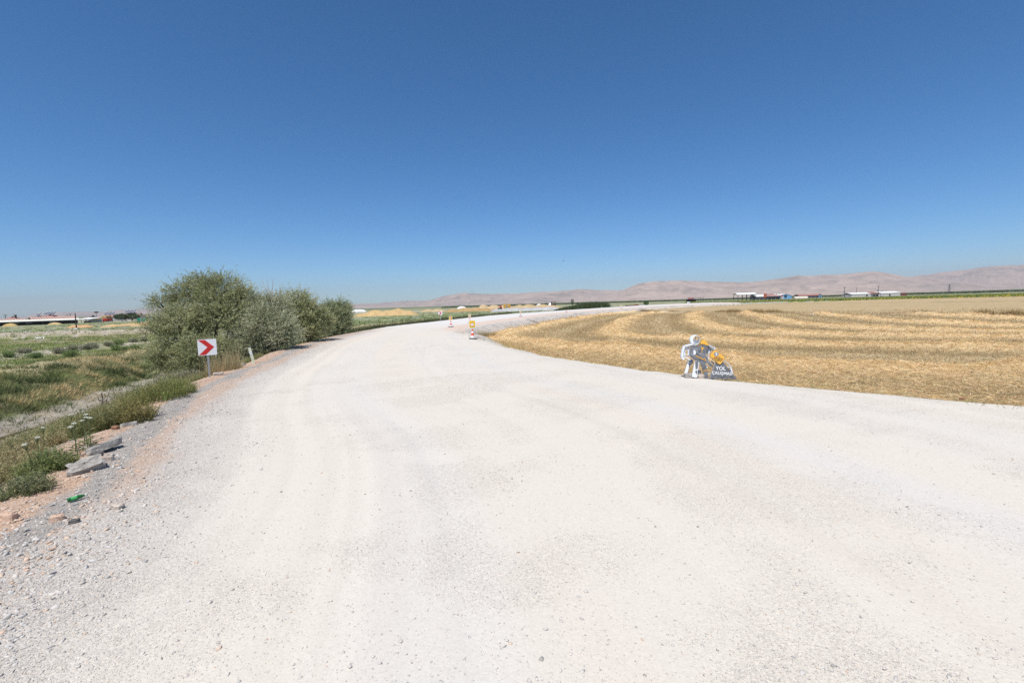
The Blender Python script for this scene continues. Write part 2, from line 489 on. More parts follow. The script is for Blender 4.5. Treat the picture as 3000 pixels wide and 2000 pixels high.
sky.altitude = 1000; sky.air_density = 0.7; sky.dust_density = 1.2; sky.ozone_density = 4.0
hs_ = nt.nodes.new('ShaderNodeHueSaturation'); hs_.inputs['Saturation'].default_value = 1.25
tn_ = nt.nodes.new('ShaderNodeMix'); tn_.data_type = 'RGBA'; tn_.blend_type = 'MULTIPLY'; tn_.inputs[0].default_value = 1.0; tn_.inputs[7].default_value = (.96, 1.055, 1.02, 1)
nt.links.new(sky.outputs[0], hs_.inputs['Color']); nt.links.new(hs_.outputs[0], tn_.inputs[6]); nt.links.new(tn_.outputs[2], nt.nodes['Background'].inputs[0])
nt.nodes['Background'].inputs[1].default_value = SKY_STRENGTH = 0.144
vs_ = scene.view_settings
vs_.view_transform = 'Standard'; vs_.look = 'None'; vs_.exposure = 0.0; vs_.gamma = 1.0; vs_.use_curve_mapping = False
try:
    scene.cycles.max_bounces = 6; scene.cycles.volume_bounces = 1; scene.cycles.transparent_max_bounces = 4
    scene.cycles.use_denoising = False; scene.cycles.use_adaptive_sampling = True; scene.cycles.adaptive_threshold = .006
except Exception: pass

# ------------------------------------------------------------------ polar sheets round the viewpoint
def polar(th0, th1, dth, r0, r1, ratio, coarse=True):
    th = np.arange(th0, th1 + 1e-6, dth)
    if coarse:
        th = np.concatenate([np.arange(-180, th0 - .01, 3.0), th, np.arange(math.ceil(th1), 180.01, 3.0)])
    n = int(math.log(r1 / r0) / math.log(ratio)) + 1
    r = r0 * ratio ** np.arange(n + 1)
    T, R = np.meshgrid(np.radians(th), r)
    return R * np.sin(T), R * np.cos(T)

# --- ground
GX, GY = polar(-66, 66, 0.22, 1.0, 9800, 1.017)
r_ = np.hypot(GX, GY)
nearm = r_ < 420
dl = np.full(GX.shape, -500.0); dr = np.full(GX.shape, -500.0); s = np.zeros(GX.shape)
a, b_, c_ = dl_dr(GX[nearm], GY[nearm]); dl[nearm] = a; dr[nearm] = b_; s[nearm] = c_
leftside = (~nearm) & (GX < 0.45 * GY); dl[leftside] = 400; dr[(~nearm) & ~leftside] = 400
GZ = np.where(nearm, z_ground(GX, GY, dl, dr, s), -1.0 + 0.12 * fbm(GX / 60, GY / 60, 2, 6))
def C(r, g, b): return np.array([r, g, b])
green = C(.155, .185, .060); tan_ = C(.40, .33, .19); pale = C(.46, .42, .36); mud = C(.37, .335, .285); bankg = C(.12, .14, .055); olive = C(.21, .20, .085)
n1 = fbm(GX / 6, GY / 2.5, 4, 101); n2 = fbm(GX / 1.2, GY / 1.2, 3, 102); n3 = fbm(GX / 22, GY / 9, 3, 103); n4 = fbm(GX / 3, GY / 1.2, 4, 104)
dw = bank_d(s, dl)
col = mixc(green, olive, sstep(-.15, .45, n3 + .4 * n1))
col = mixc(col, tan_ * .9, sstep(.12, .55, n1 * .7 + n4 * .5) * .65)
col = mixc(col, pale, sstep(.30, .48, n4 + .25 * n3) * .8)
# far plain: scrub, pale earth and crops in long strips
strip = fbm(GX / 160, GY / 40, 3, 105); farw = sstep(150, 330, r_)
fcol = mixc(C(.20, .215, .10), C(.38, .35, .26), sstep(-.2, .35, strip + .3 * n1))
fcol = mixc(fcol, C(.07, .10, .035), sstep(700, 1100, r_) * .75)
col = mixc(col, fcol, farw)
zone = nearm * (1 - sstep(30, 40, dl)) * sstep(-2, 4, dl) * (GY > -40)
bz = sstep(11.0, 12.4, dw) * (1 - sstep(14.6, 16.2, dw)) * zone
col = mixc(col, mixc(bankg, tan_ * .62, sstep(-.1, .5, n2 + .5 * n4) * .8), bz)
tz = sstep(14.4, 15.6, dw) * (1 - sstep(17.6, 19.5, dw)) * zone
col = mixc(col, mixc(C(.43, .36, .22), C(.27, .26, .12), sstep(0, .5, n4) * .6), tz * .9)
mz = (1 - sstep(11.0, 12.0, dw)) * zone
col = mixc(col, mixc(mud, C(.33, .285, .22), sstep(0, .5, n2)), mz)
wet = np.exp(-((dl - 8.6) / 1.1) ** 2) * (1 - sstep(22, 25, GY)) * zone
col = mixc(col, C(.15, .12, .075), wet * .85)
spz = np.exp(-((dl - 27.0) / 2.6) ** 2) * zone * (1 - sstep(70, 95, GY))
col = mixc(col, mixc(pale * .95, C(.25, .24, .12), sstep(0, .45, n2 + n4 * .5)), np.clip(spz * 1.2, 0, 1))
levc = 84 + 3.0 * vn(GX / 40, GY * 0, 8) + np.maximum(0, -GX - 64) * -0.10
lv = np.exp(-(np.maximum(np.abs(GY - levc) - 1.3, 0) / 1.5) ** 2) * (1 - sstep(-58, -30, GX))
col = mixc(col, mixc(C(.40, .345, .28), C(.17, .175, .075), sstep(.15, .4, n2 + .2 * n4) * .8), np.clip(lv * 1.3, 0, 1))
trk = np.exp(-((GY - levc - 1.2) / .7) ** 2) * (1 - sstep(-58, -30, GX))
col = mixc(col, C(.46, .43, .39), trk)
# beyond the left plain near the bend: grey gravel and scrub
bend = sstep(20, 34, dl) * sstep(90, 120, GY) * (1 - farw * .6)
col = mixc(col, mixc(C(.17, .205, .07), C(.45, .43, .38), sstep(.05, .35, n4 + .35 * n1)), bend * .8)
rz_ = sstep(5, 30, GX - 0.36 * GY) * sstep(100, 150, r_)            # right hand plain beyond the field
crop = mixc(C(.10, .16, .035), C(.30, .27, .04), sstep(-.1, .4, fbm(GX / 30, GY / 8, 3, 107)))
col = mixc(col, crop, rz_ * sstep(300, 320, r_) * (1 - sstep(430, 470, r_)))
col = mixc(col, C(.40, .38, .33), rz_ * sstep(268, 282, GY + .12 * GX) * (1 - sstep(306, 318, GY + .12 * GX)) * sstep(-.1, .2, n1) * (1 - sstep(150, 260, GX)) * .8)
keep = np.ones(GX.shape, bool)
ground_m = col_mat('dry_plain', ((1.2, .22), (7, .30), (30, .25)), ((5, .8, .10), (25, .8, .03)))
me = np_mesh('ground', np.stack([GX[keep], GY[keep], GZ[keep]], 1), grid_faces(keep), col[keep], True)
tag(link('ground', me, ground_m), kind='structure')

# --- road and its fill
RX, RY = polar(-64, 66, 0.14, 0.9, 430, 1.0125)
dl, dr, s = dl_dr(RX, RY)
keep = (dl < 7.5) & (dr < 5)
# dilate so that the faces reach past the rim
RZ = z_road(RX, RY, dl, dr, s)
white = C(.615, .565, .490); grey = C(.59, .56, .515); pink = C(.615, .53, .445)
na = fbm(s / 26, dl / 1.1, 4, 111); nb = fbm(s / 9, dl / 2.0, 4, 112); nc = fbm(s / 60, dl / 3.2, 3, 113)
lane = np.exp(-((dl + 10.5 + .8 * nc) / .9) ** 2) + .8 * np.exp(-((dl + 14.5 + .8 * nc) / 1.2) ** 2) + .6 * np.exp(-((dl + 5.2 + .5 * nc) / .6) ** 2)
col = mixc(white, grey, np.clip(.40 * sstep(.0, .4, na + .3 * nc) + .55 * lane * sstep(-.5, .2, na), 0, .8))
col = mixc(col, pink, sstep(.05, .5, nb * .7 - na * .5 + .2 * nc) * .30)
rut = fbm(s / 45, dl / .28, 3, 116) * sstep(-.4, .3, fbm(s / 20, dl / 1.5, 2, 117))
col = col * (1 + .10 * rut)[..., None]
dust = sstep(.12, .42, fbm(RX / 1.4, RY / 1.1, 3, 114))
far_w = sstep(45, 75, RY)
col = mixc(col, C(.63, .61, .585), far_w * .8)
e = dl + 0.18 * fbm(s / 0.8, dl * .8, 3, 121) + 0.10 * fbm(RX / .3, RY / .3, 2, 122)
orange = C(.52, .345, .235); ggrey = C(.37, .34, .305); wgr = C(.515, .475, .43)
lw = 1 - sstep(44, 60, RY)
def bandw(x, a, b, f): return sstep(a - f, a + f, x) * (1 - sstep(b - f, b + f, x))
ob = fbm(s / 2.2, dl / .5, 3, 123)
t = e + .30 * ob
col = mixc(col, wgr, sstep(-3.4, -1.3, t) * (1 - sstep(.4, .8, t)) * lw * .8)
col = mixc(col, orange, bandw(t, -1.55, -.95, .25) * lw * .60 * sstep(5.2, 7.5, RY))
col = mixc(col, ggrey, bandw(t, -1.05, -.45, .14) * lw * .92)
col = mixc(col, orange, bandw(t, -.52, .7, .12) * lw * .85)
soil = sstep(.35, .8, e)
col = mixc(col, C(.22, .19, .12), soil * .9)
er = dr + 0.35 * fbm(s / 1.5, dr, 3, 124)
past = sstep(40, 52, RY)
col = mixc(col, C(.60, .475, .385), bandw(er, -1.1, 1.0, .3) * past * .85)
col = mixc(col, mixc(C(.56, .50, .44), C(.40, .38, .35), sstep(-.05, .35, fbm(RX / .7, RY / .7, 3, 125))), sstep(.8, 1.3, er) * sstep(34, 42, RY))
gpat = sstep(-.14, .3, .6 * fbm(s / 5, dl / 1.1, 4, 126) + .6 * fbm((RX * .8 + RY * .6) / 1.5, (RY * .8 - RX * .6) / 1.1, 4, 127)) * (1 - dust)
gravel = np.clip(sstep(-3.3, -1.2, t) * (1 - sstep(.5, .9, t)) * lw + .30 * gpat + sstep(.6, 1.4, er) * .8, 0, 1)
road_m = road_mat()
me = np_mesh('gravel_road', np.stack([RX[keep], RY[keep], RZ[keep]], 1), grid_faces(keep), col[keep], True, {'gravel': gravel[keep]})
tag(link('gravel_road', me, road_m), kind='structure')

# --- stubble field
FX, FY = polar(-14, 72, 0.13, 8.5, 350, 1.0085, False)
m_, e_, sa_ = field_d(FX, FY)
FZ, heap, ph, far = z_field(FX, FY, m_, e_, True)
keep = (e_ > -.9) & (FY > -30)
f1 = fbm(FX / 3.0, FY / 3.0, 4, 131); f2 = fbm(FX / .5, FY / .5, 3, 132); f3 = fbm(FX / 14, FY / 14, 3, 133)
stub = mixc(C(.36, .26, .135), C(.46, .345, .19), sstep(-.3, .4, f1 + .4 * f3))
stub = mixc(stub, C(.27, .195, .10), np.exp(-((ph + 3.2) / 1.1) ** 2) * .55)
stub = mixc(stub, C(.55, .45, .275), np.exp(-((np.abs(ph) - 5.2) / .8) ** 2) * .6)
straw = C(.70, .52, .29)
col = mixc(stub, straw, np.clip(np.exp(-(ph / 1.6) ** 2) * 1.15 * (1 - far), 0, 1))
fstr = sstep(-.3, .3, np.sin((field_far(FX, FY) / 5.5) * 2 * math.pi + f3 * 2) + .5 * f1)
col = mixc(col, mixc(C(.38, .285, .155), C(.48, .365, .21), fstr), far)
fd = field_far(FX, FY)
col = mixc(col, C(.33, .29, .25), np.exp(-((fd + 1.2) / 1.0) ** 2) * .9)
col = mixc(col, C(.12, .15, .06), np.exp(-((fd - 95) / 5) ** 2) * sstep(-.1, .3, f1) * .8)
col = mixc(col, mixc(C(.50, .385, .21), C(.40, .29, .14), sstep(-.2, .3, f2)), (1 - sstep(0.2, 1.6, e_)) * .7)
field_m = col_mat('cut_straw', ((2.0, .16), (11, .30), (45, .35)), ((9, .9, .08), (40, 1.0, .03)))
me = np_mesh('stubble_field', np.stack([FX[keep], FY[keep], FZ[keep]], 1), grid_faces(keep), col[keep], True)
tag(link('stubble_field', me, field_m), kind='structure')

# --- water in the ditch
wl = []
for sx in np.arange(s_at_y(1), s_at_y(24.5), .5):
    for d in (7.2, 8.0, 9.0, 10.0): 
        x, y = along_left(sx, d); wl.append((float(x), float(y), -2.60))
nrow = len(wl) // 4
wf = np.array([(i * 4 + k, i * 4 + k + 1, (i + 1) * 4 + k + 1, (i + 1) * 4 + k) for i in range(nrow - 1) for k in range(3)])
wm, nt, b = new_mat('ditch_water'); b.inputs['Base Color'].default_value = (.075, .06, .03, 1); b.inputs['Roughness'].default_value = .12; b.inputs['Specular IOR Level'].default_value = .5
tc = N(nt, 'ShaderNodeTexCoord'); no = N(nt, 'ShaderNodeTexNoise'); no.inputs['Scale'].default_value = 5; nt.links.new(tc.outputs['Object'], no.inputs['Vector'])
bp = N(nt, 'ShaderNodeBump'); bp.inputs['Strength'].default_value = .15; nt.links.new(no.outputs['Fac'], bp.inputs['Height']); nt.links.new(bp.outputs['Normal'], b.inputs['Normal'])
tag(link('ditch_water', np_mesh('ditch_water', np.array(wl), wf), wm), kind='structure')

# ------------------------------------------------------------------ hills
LAY = [  # distance, front width, (picture column, height above the horizon in picture rows)
    (8600, 1500, [(-900, 10), (-200, 0), (50, 2), (120, 14), (230, 16), (300, 14), (380, 19), (440, 20), (700, 18), (1020, 15.3), (1110, 14.6), (1180, 19), (1255, 18.5), (1300, 18), (1500, 20), (1700, 10), (1800, 0)]),
    (7000, 1700, [(1180, 0), (1255, 17), (1280, 24.6), (1310, 31), (1350, 37.6), (1365, 39), (1420, 33.5), (1500, 32), (1590, 34.6), (1640, 34.5), (1700, 39.4), (1765, 33.5), (1830, 32.6), (1900, 28), (2000, 15), (2100, 0)]),
    (5400, 1900, [(1640, 0), (1700, 4), (1780, 17), (1810, 26), (1837, 36), (1875, 50), (1913, 55), (1990, 55), (2040, 53), (2090, 49.5), (2180, 45), (2240, 46.8), (2300, 55), (2340, 60), (2380, 56.5), (2400, 59.4), (2450, 58.5), (2520, 63), (2550, 65.5), (2590, 61), (2650, 48), (2700, 43), (2800, 30), (2900, 20), (3000, 10), (3200, 0)]),
    (7000, 2300, [(2450, 0), (2560, 34), (2660, 46), (2720, 51.6), (2750, 57.2), (2830, 62.4), (2900, 70.8), (2950, 72), (3000, 72), (3200, 75), (3600, 60), (4200, 30)])]
px = np.arange(-900, 4200, 3.0)
Yh = 2600 * 1.011 ** np.arange(125)
PX, YH = np.meshgrid(px, Yh)
HX = (PX - 1500) / F * YH * math.cos(ROLL) 
HZ = np.full(PX.shape, -60.0)
nn = fbm(HX / 420, YH / 420, 5, 141); gl = 1 - np.abs(fbm(HX / 300 + .4 * nn, YH / 700, 4, 142)) * 2
for Yr, wd, pr in LAY:
    e = np.interp(px, [q[0] for q in pr], [q[1] for q in pr], left=0, right=0)
    e = e + np.where(e > 3, .7 * vn(px / 21, px * 0, 9) + .4 * vn(px / 9, px * 0, 19), 0)
    hh = e[None, :] * Yr / F * np.ones_like(PX)
    wloc = wd * (1 + .30 * vn(HX / 900, YH * 0, int(Yr)))
    t = np.clip((YH - (Yr - wloc)) / wloc, 0, 1)
    front = t ** 1.5
    back = np.clip(1 - (YH - Yr) / 1600, 0, 1)
    shp = np.where(YH < Yr, front, back)
    rel = 4 * t * (1 - t)
    z = CH + hh * shp * (1 - .0 * rel) + hh * rel * (.20 * gl - .12 + .20 * nn)
    z = np.where(e[None, :] > .2, z, -60) - 6
    HZ = np.maximum(HZ, np.where(shp > 0, z, -60))
hc = mixc(C(.43, .335, .28), C(.34, .275, .235), sstep(-.4, .4, nn + .4 * fbm(HX / 90, YH / 90, 3, 143)))
hc = mixc(hc, C(.38, .305, .25), sstep(.15, .5, fbm(HX / 160, YH / 60, 4, 144)) * .8)
hc = mixc(hc, C(.14, .135, .11), sstep(.2, .5, fbm(HX / 120, YH / 240, 4, 145)) * .4)
keep = np.ones(PX.shape, bool)
hill_m = col_mat('bare_hillside', ((.004, .15), (.02, .15)), ())
tag(link('hills', np_mesh('hills', np.stack([HX, YH, HZ], -1).reshape(-1, 3), grid_faces(keep), hc.reshape(-1, 3), True), hill_m), kind='structure')

# ------------------------------------------------------------------ summer haze over the plain
HAZE_D = 8.0e-5
hz = MB(); hz.span((-13000, -3000, -80), (13000, 10200, 420))
hm = bpy.data.materials.new('summer_haze'); hm.use_nodes = True; nt = hm.node_tree; nt.nodes.clear()
out = nt.nodes.new('ShaderNodeOutputMaterial'); pv = nt.nodes.new('ShaderNodeVolumePrincipled')
pv.inputs['Color'].default_value = (.54, .55, .64, 1); pv.inputs['Density'].default_value = HAZE_D; pv.inputs['Anisotropy'].default_value = 0.0
nt.links.new(pv.outputs[0], out.inputs['Volume'])
tag(hz.build('haze', hm), kind='stuff')

# ------------------------------------------------------------------ loose gravel
phi = (1 + 5 ** .5) / 2
ICO_V = np.array([(-1, phi, 0), (1, phi, 0), (-1, -phi, 0), (1, -phi, 0), (0, -1, phi), (0, 1, phi), (0, -1, -phi), (0, 1, -phi), (phi, 0, -1), (phi, 0, 1), (-phi, 0, -1), (-phi, 0, 1)]) / 1.9
ICO_F = np.array([(0, 11, 5), (0, 5, 1), (0, 1, 7), (0, 7, 10), (0, 10, 11), (1, 5, 9), (5, 11, 4), (11, 10, 2), (10, 7, 6), (7, 1, 8), (3, 9, 4), (3, 4, 2), (3, 2, 6), (3, 6, 8), (3, 8, 9), (4, 9, 5), (2, 4, 11), (6, 2, 10), (8, 6, 7), (9, 8, 1)])
def scatter_polar(n, th0, th1, r0, r1, power=2.0):
    th = np.radians(rng.uniform(th0, th1, n))
    u = rng.uniform(0, 1, n)
    r = r0 * (r1 / r0) ** u if power == 2.0 else (r0 ** (2 - power) + u * (r1 ** (2 - power) - r0 ** (2 - power))) ** (1 / (2 - power))
    return r * np.sin(th), r * np.cos(th)
OCT_V = np.array([(1, 0, 0), (0, 1, 0), (-1, 0, 0), (0, -1, 0), (0, 0, 1), (0, 0, -1)]) * .95
OCT_F = np.array([(0, 1, 4), (1, 2, 4), (2, 3, 4), (3, 0, 4), (1, 0, 5), (2, 1, 5), (3, 2, 5), (0, 3, 5)])
def stones(x, y, z, size, col, V, Fc, jag):
    n = len(x); k = len(V)
    v = np.repeat(V[None], n, 0) * (1 + rng.uniform(-jag, jag, (n, k, 1))) + rng.uniform(-.12, .12, (n, k, 3))
    sc = np.stack([rng.uniform(.8, 1.5, n), rng.uniform(.55, 1.0, n), rng.uniform(.30, .70, n)], 1) * size[:, None] / 2
    v = v * sc[:, None, :]
    a = rng.uniform(0, 6.28, n); ca, sa = np.cos(a)[:, None], np.sin(a)[:, None]
    tl = rng.normal(0, .35, n)[:, None]
    vx, vy, vz = v[..., 0], v[..., 1], v[..., 2] + v[..., 0] * tl
    v = np.stack([vx * ca - vy * sa + x[:, None], vx * sa + vy * ca + y[:, None], vz + z[:, None] + size[:, None] * .04], -1).reshape(-1, 3)
    f = (Fc[None] + k * np.arange(n)[:, None, None]).reshape(-1, 3)
    return v, f, np.repeat(col, k, 0)
def stone_field(N_, r0, r1, pw, small):
    x, y = scatter_polar(N_, -60, 58, r0, r1, pw)
    dl, dr, s = dl_dr(x, y)
    edge = sstep(-3.4, -1.0, dl + .6 * fbm(s / 2, dl, 2, 150)) * (1 - sstep(.5, .95, dl))
    pat = sstep(-.14, .30, .6 * fbm(s / 5, dl / 1.1, 4, 126) + .6 * fbm((x * .8 + y * .6) / 1.5, (y * .8 - x * .6) / 1.1, 4, 127)) * (1 - sstep(.12, .42, fbm(x / 1.4, y / 1.1, 3, 114)))
    clus = sstep(.15, .5, fbm(x / .9, y / .9, 3, 151))
    prob = np.maximum(.95 * edge, (.06 + .75 * pat) if small else (.035 + .22 * pat * clus + .10 * clus))
    ok = (rng.uniform(size=len(x)) < prob) & (dl < .9) & (dr < .2)
    x, y, dl, dr, s, edge = x[ok], y[ok], dl[ok], dr[ok], s[ok], edge[ok]
    rr = np.hypot(x, y)
    if small: size = np.clip(rng.lognormal(math.log(.0085), .35, len(x)) * lerp(1, 1.5, edge), .005, .022)
    else: size = np.clip(rng.lognormal(0, .50, len(x)) * lerp(.0155, .024, edge), .011, lerp(.036, .075, edge))
    size = np.maximum(size, (.0011 if small else .0017) * rr)
    z = z_road(x, y, dl, dr, s)
    wh = mixc(C(.61, .555, .50), C(.52, .495, .465), rng.uniform(size=len(x)))
    gy = mixc(C(.30, .285, .26), C(.48, .455, .425), rng.uniform(size=len(x)))
    og = mixc(C(.55, .40, .30), C(.62, .50, .40), rng.uniform(size=len(x)))
    if small: wh = mixc(wh, np.broadcast_to(C(.60, .555, .495), wh.shape), .55 * (1 - edge)); gy = mixc(gy, wh, .45 * (1 - edge))
    u = rng.uniform(size=len(x))
    t = dl + .25 * fbm(s / 2.2, dl / .5, 3, 123)
    pg = np.where(bandw(t, -1.1, -.45, .12) > .5, .58, lerp(.14, .24, edge)); po = np.where(t > -.5, .84, np.where(bandw(t, -1.55, -1.0, .1) > .5, .42, .05 + .07 * edge))
    col = np.where((u < po)[:, None], og, np.where((u < po + pg * (1 - po))[:, None], gy, wh))
    print('stones', len(x))
    return stones(x, y, z, size, col, *((OCT_V, OCT_F, .3) if small else (ICO_V, ICO_F, .30)))
stone_m = col_mat('gravel_stone', ((40, .2),), ((90, .4, .004),))
v, f, c = join_arrays([stone_field(520000, 2.4, 17, 1.9, True), stone_field(170000, 2.6, 36, 1.75, False)])
tag(link('gravel', np_mesh('gravel', v, f, c), stone_m), 'loose crushed stone lying on the road and thick along its left edge', 'gravel', kind='stuff')

# ------------------------------------------------------------------ vegetation
leaf_m = col_mat('foliage', (), (), rough=.7, trans=.25, spec=.25, gain=1.75)
leaf_d = col_mat('dark_foliage', (), (), rough=.7, trans=.22, spec=.2, gain=1.1)
straw_m = col_mat('dry_stems', (), (), rough=.75, trans=.15, spec=.2, gain=1.27)
bark_m = mat('bark', (.10, .085, .065), .95, scale=20, bump=.6)
def jit(col, n, amt=.18):
    c = np.asarray(col, float)
    c = np.broadcast_to(c, (n, 3)) * (1 + rng.normal(0, amt, (n, 1)))
    return np.clip(c * (1 + rng.normal(0, .05, (n, 3))), .005, 1)

# --- straw lying in the windrows and stubble standing between them
def field_pts(n, th0, th1, r0, r1):
    x, y = scatter_polar(n, th0, th1, r0, r1)
    m, e, _ = field_d(x, y)
    ok = e > .05
    x, y, m, e = x[ok], y[ok], m[ok], e[ok]
    z, heap, ph, far = z_field(x, y, m, e, True)
    return x, y, z, heap, ph, far, e, np.hypot(x, y)
x, y, z, heap, ph, far, e, r = field_pts(430000, -12, 58, 10, 130)
w_ = np.exp(-(ph / 1.55) ** 2) * (1 - far) * sstep(0, 1.5, e) + .05 + .45 * np.exp(-(np.maximum(e - .6, 0) / 2.2) ** 2) + .10 * np.exp(-((np.abs(ph) - 5.2) / .8) ** 2)
ok = rng.uniform(size=len(x)) < w_
x, y, z, heap, r = x[ok], y[ok], z[ok], heap[ok], r[ok]
n = len(x)
a = rng.uniform(0, 6.28, n); L = rng.uniform(.14, .42, n) * (1 + r / 90)
el = rng.normal(.12, .28, n)
vec = np.stack([np.cos(a) * np.cos(el), np.sin(a) * np.cos(el), np.sin(el)], 1) * L[:, None]
base = np.stack([x, y, z + rng.uniform(-.01, .10, n) * (.3 + heap * 3)], 1) - vec * .35
cc = mixc(C(.66, .495, .275), C(.54, .385, .195), rng.uniform(size=n)); cc = np.where((rng.uniform(size=n) < .06)[:, None], C(.70, .62, .44), cc)
cc = np.where((rng.uniform(size=n) < .10)[:, None], C(.24, .165, .07), cc)  # scattered dark blades put the shade of hollows into the straw colour
v, f, c = blade_arrays(base, vec, np.maximum(.010, .00055 * r) * rng.uniform(.7, 1.3, n), jit(cc, n, .12))
tag(link('straw', np_mesh('straw', v, f, c), straw_m), 'loose golden straw lying in long heaps on the cut field', 'straw', kind='stuff')
print('straw', n)
x, y, z, heap, ph, far, e, r = field_pts(260000, -12, 58, 10, 120)
ok = (rng.uniform(size=len(x)) < np.where(np.abs(ph) < 1.3, .15, .9) * (1 - .6 * far) * (1 - .6 * np.exp(-(e / 2.2) ** 2))) 
x, y, z, r, ph, e = x[ok], y[ok], z[ok], r[ok], ph[ok], e[ok]; n = len(x)
edge_tall = (e < 1.6) & (rng.uniform(size=n) < .8) & (y > 27)
h = np.where(edge_tall, rng.uniform(.15, .45, n), rng.uniform(.07, .15, n)) * np.where(y < 22, .75, 1) * (1 + r / 120)
vec = np.stack([rng.normal(0, .28, n), rng.normal(0, .28, n), np.ones(n)], 1) * h[:, None]
cb = mixc(C(.29, .21, .105), C(.42, .315, .165), rng.uniform(size=n)); cb = np.where(edge_tall[:, None], C(.40, .29, .12), cb)
v, f, c = blade_arrays(np.stack([x, y, z - .01], 1), vec, np.maximum(.009, .0006 * r), jit(cb, n, .15))
tag(link('stubble', np_mesh('stubble', v, f, c), straw_m), 'short standing stubble between the straw heaps of the cut field', 'stubble', kind='stuff')
# --- band of tall dry grass across the field
n = 15000
t = rng.uniform(-.15, 1.25, n); clump = fbm(t * 26, t * 0, 3, 160)
ok = rng.uniform(size=n) < sstep(-.25, .5, clump) * .9 + .06
t = t[ok]; n = len(t)
bx = lerp(42.0, 67.0, t) + rng.normal(0, .35, n); by = lerp(140.0, 62.0, t) + rng.normal(0, .35, n)
bz = z_field_level(bx, by)
h = rng.uniform(.25, .85, n) * (0.6 + .7 * sstep(0, .6, fbm(t * 26, t * 0, 3, 160)))
vec = np.stack([rng.normal(0, .22, n), rng.normal(0, .22, n), np.ones(n)], 1) * h[:, None]
v, f, c = blade_arrays(np.stack([bx, by, bz - .05], 1), vec, np.full(n, .07), jit(mixc(C(.27, .165, .07), C(.36, .27, .12), rng.uniform(size=n)), n))
tag(link('tall_dry_grass', np_mesh('tall_dry_grass', v, f, c), straw_m), 'band of tall brown dry grass standing across the far part of the field', 'dry grass', kind='stuff')

# ragged weeds and stalks along the road side rim of the field
# --- tufts: groups of blades from common roots
def tuft_arrays(cx, cy, cz, nb, h, spread, lean, w, cols, tipc=None):
    """every root gets nb blades"""
    n = len(cx)
    i = np.repeat(np.arange(n), nb)
    k = len(i)
    a = rng.uniform(0, 6.28, k); rad = np.sqrt(rng.uniform(size=k)) * spread[i]
    bx = cx[i] + np.cos(a) * rad; by = cy[i] + np.sin(a) * rad
    le = rng.uniform(.1, 1, k) * lean
    hh = h[i] * rng.uniform(.45, 1.1, k)
    vec = np.stack([np.cos(a) * le + rng.normal(0, .15, k), np.sin(a) * le + rng.normal(0, .15, k), np.ones(k)], 1) * hh[:, None]
    cc = jit(cols[i], k, .2)
    return blade_arrays(np.stack([bx, by, cz[i] - .03], 1), vec, w[i] * rng.uniform(.7, 1.3, k), cc, None if tipc is None else jit(np.broadcast_to(tipc, (k, 3)), k, .15))

t_ = rng.uniform(0, 1, 420); k_ = t_ * 8
NP_ = np.array([(16.5, 4.0), (10.9, 10.1), (6.8, 14.3), (2.6, 20.6), (-0.2, 27.8), (-2.0, 34.5), (-5.0, 44), (-2.6, 62.4), (3.0, 80.0)])
wx = np.interp(k_, range(9), NP_[:, 0]) + rng.normal(0, .35, 420); wy = np.interp(k_, range(9), NP_[:, 1]) + rng.normal(0, .35, 420)
ok = rng.uniform(size=420) < sstep(-.2, .4, fbm(wx / 1.5, wy / 1.5, 3, 222)); wx, wy = wx[ok], wy[ok]; wz = surf(wx, wy); n = len(wx)
v, f, c = tuft_arrays(wx, wy, wz, 9, rng.uniform(.08, .26, n), np.full(n, .16), 1.0, np.full(n, .012), mixc(C(.33, .25, .12), C(.24, .22, .10), rng.uniform(size=n)))
tag(link('field_rim_weeds', np_mesh('field_rim_weeds', v, f, c), straw_m), 'thin dry weeds along the road side rim of the stubble field', 'weeds', kind='stuff')

# far bank of the ditch: coarse mat of reeds and grass
ss = rng.uniform(s_at_y(-6), s_at_y(75), 19000); dd = rng.uniform(10.2, 17.6, 19000)
x, y = along_left(ss, dd)
dw = bank_d(ss, dd)
den = np.maximum(.12, sstep(11.1, 11.9, dw)) * (1 - .75 * sstep(14.8, 16.5, dw)); pn = fbm(ss / 1.6, dd / 1.0, 3, 171); pg = fbm(ss / 7, dd / 2.5, 3, 172)
ok = (rng.uniform(size=len(x)) < den * (.35 + .9 * sstep(-.45, .1, pn))) & (np.hypot(x, y) > 12)
x, y, pn, pg, dw = x[ok], y[ok], pn[ok], pg[ok], dw[ok]; z = surf(x, y); n = len(x)
dry = np.clip(sstep(.0, .42, pg + .55 * pn + .13 * (dw - 14.0)) + rng.normal(0, .14, n), 0, 1)
gc = mixc(mixc(C(.045, .065, .024), C(.10, .125, .045), sstep(-.3, .3, pn)), C(.38, .30, .16), dry)
v, f, c = tuft_arrays(x, y, z, 13, rng.uniform(.16, .40, n) * (1.35 - .6 * dry), np.full(n, .22), 1.1, np.full(n, .026), gc)
tag(link('bank_grass', np_mesh('bank_grass', v, f, c), leaf_m), 'mat of green and straw coloured grass on the far bank of the ditch', 'grass', kind='stuff')

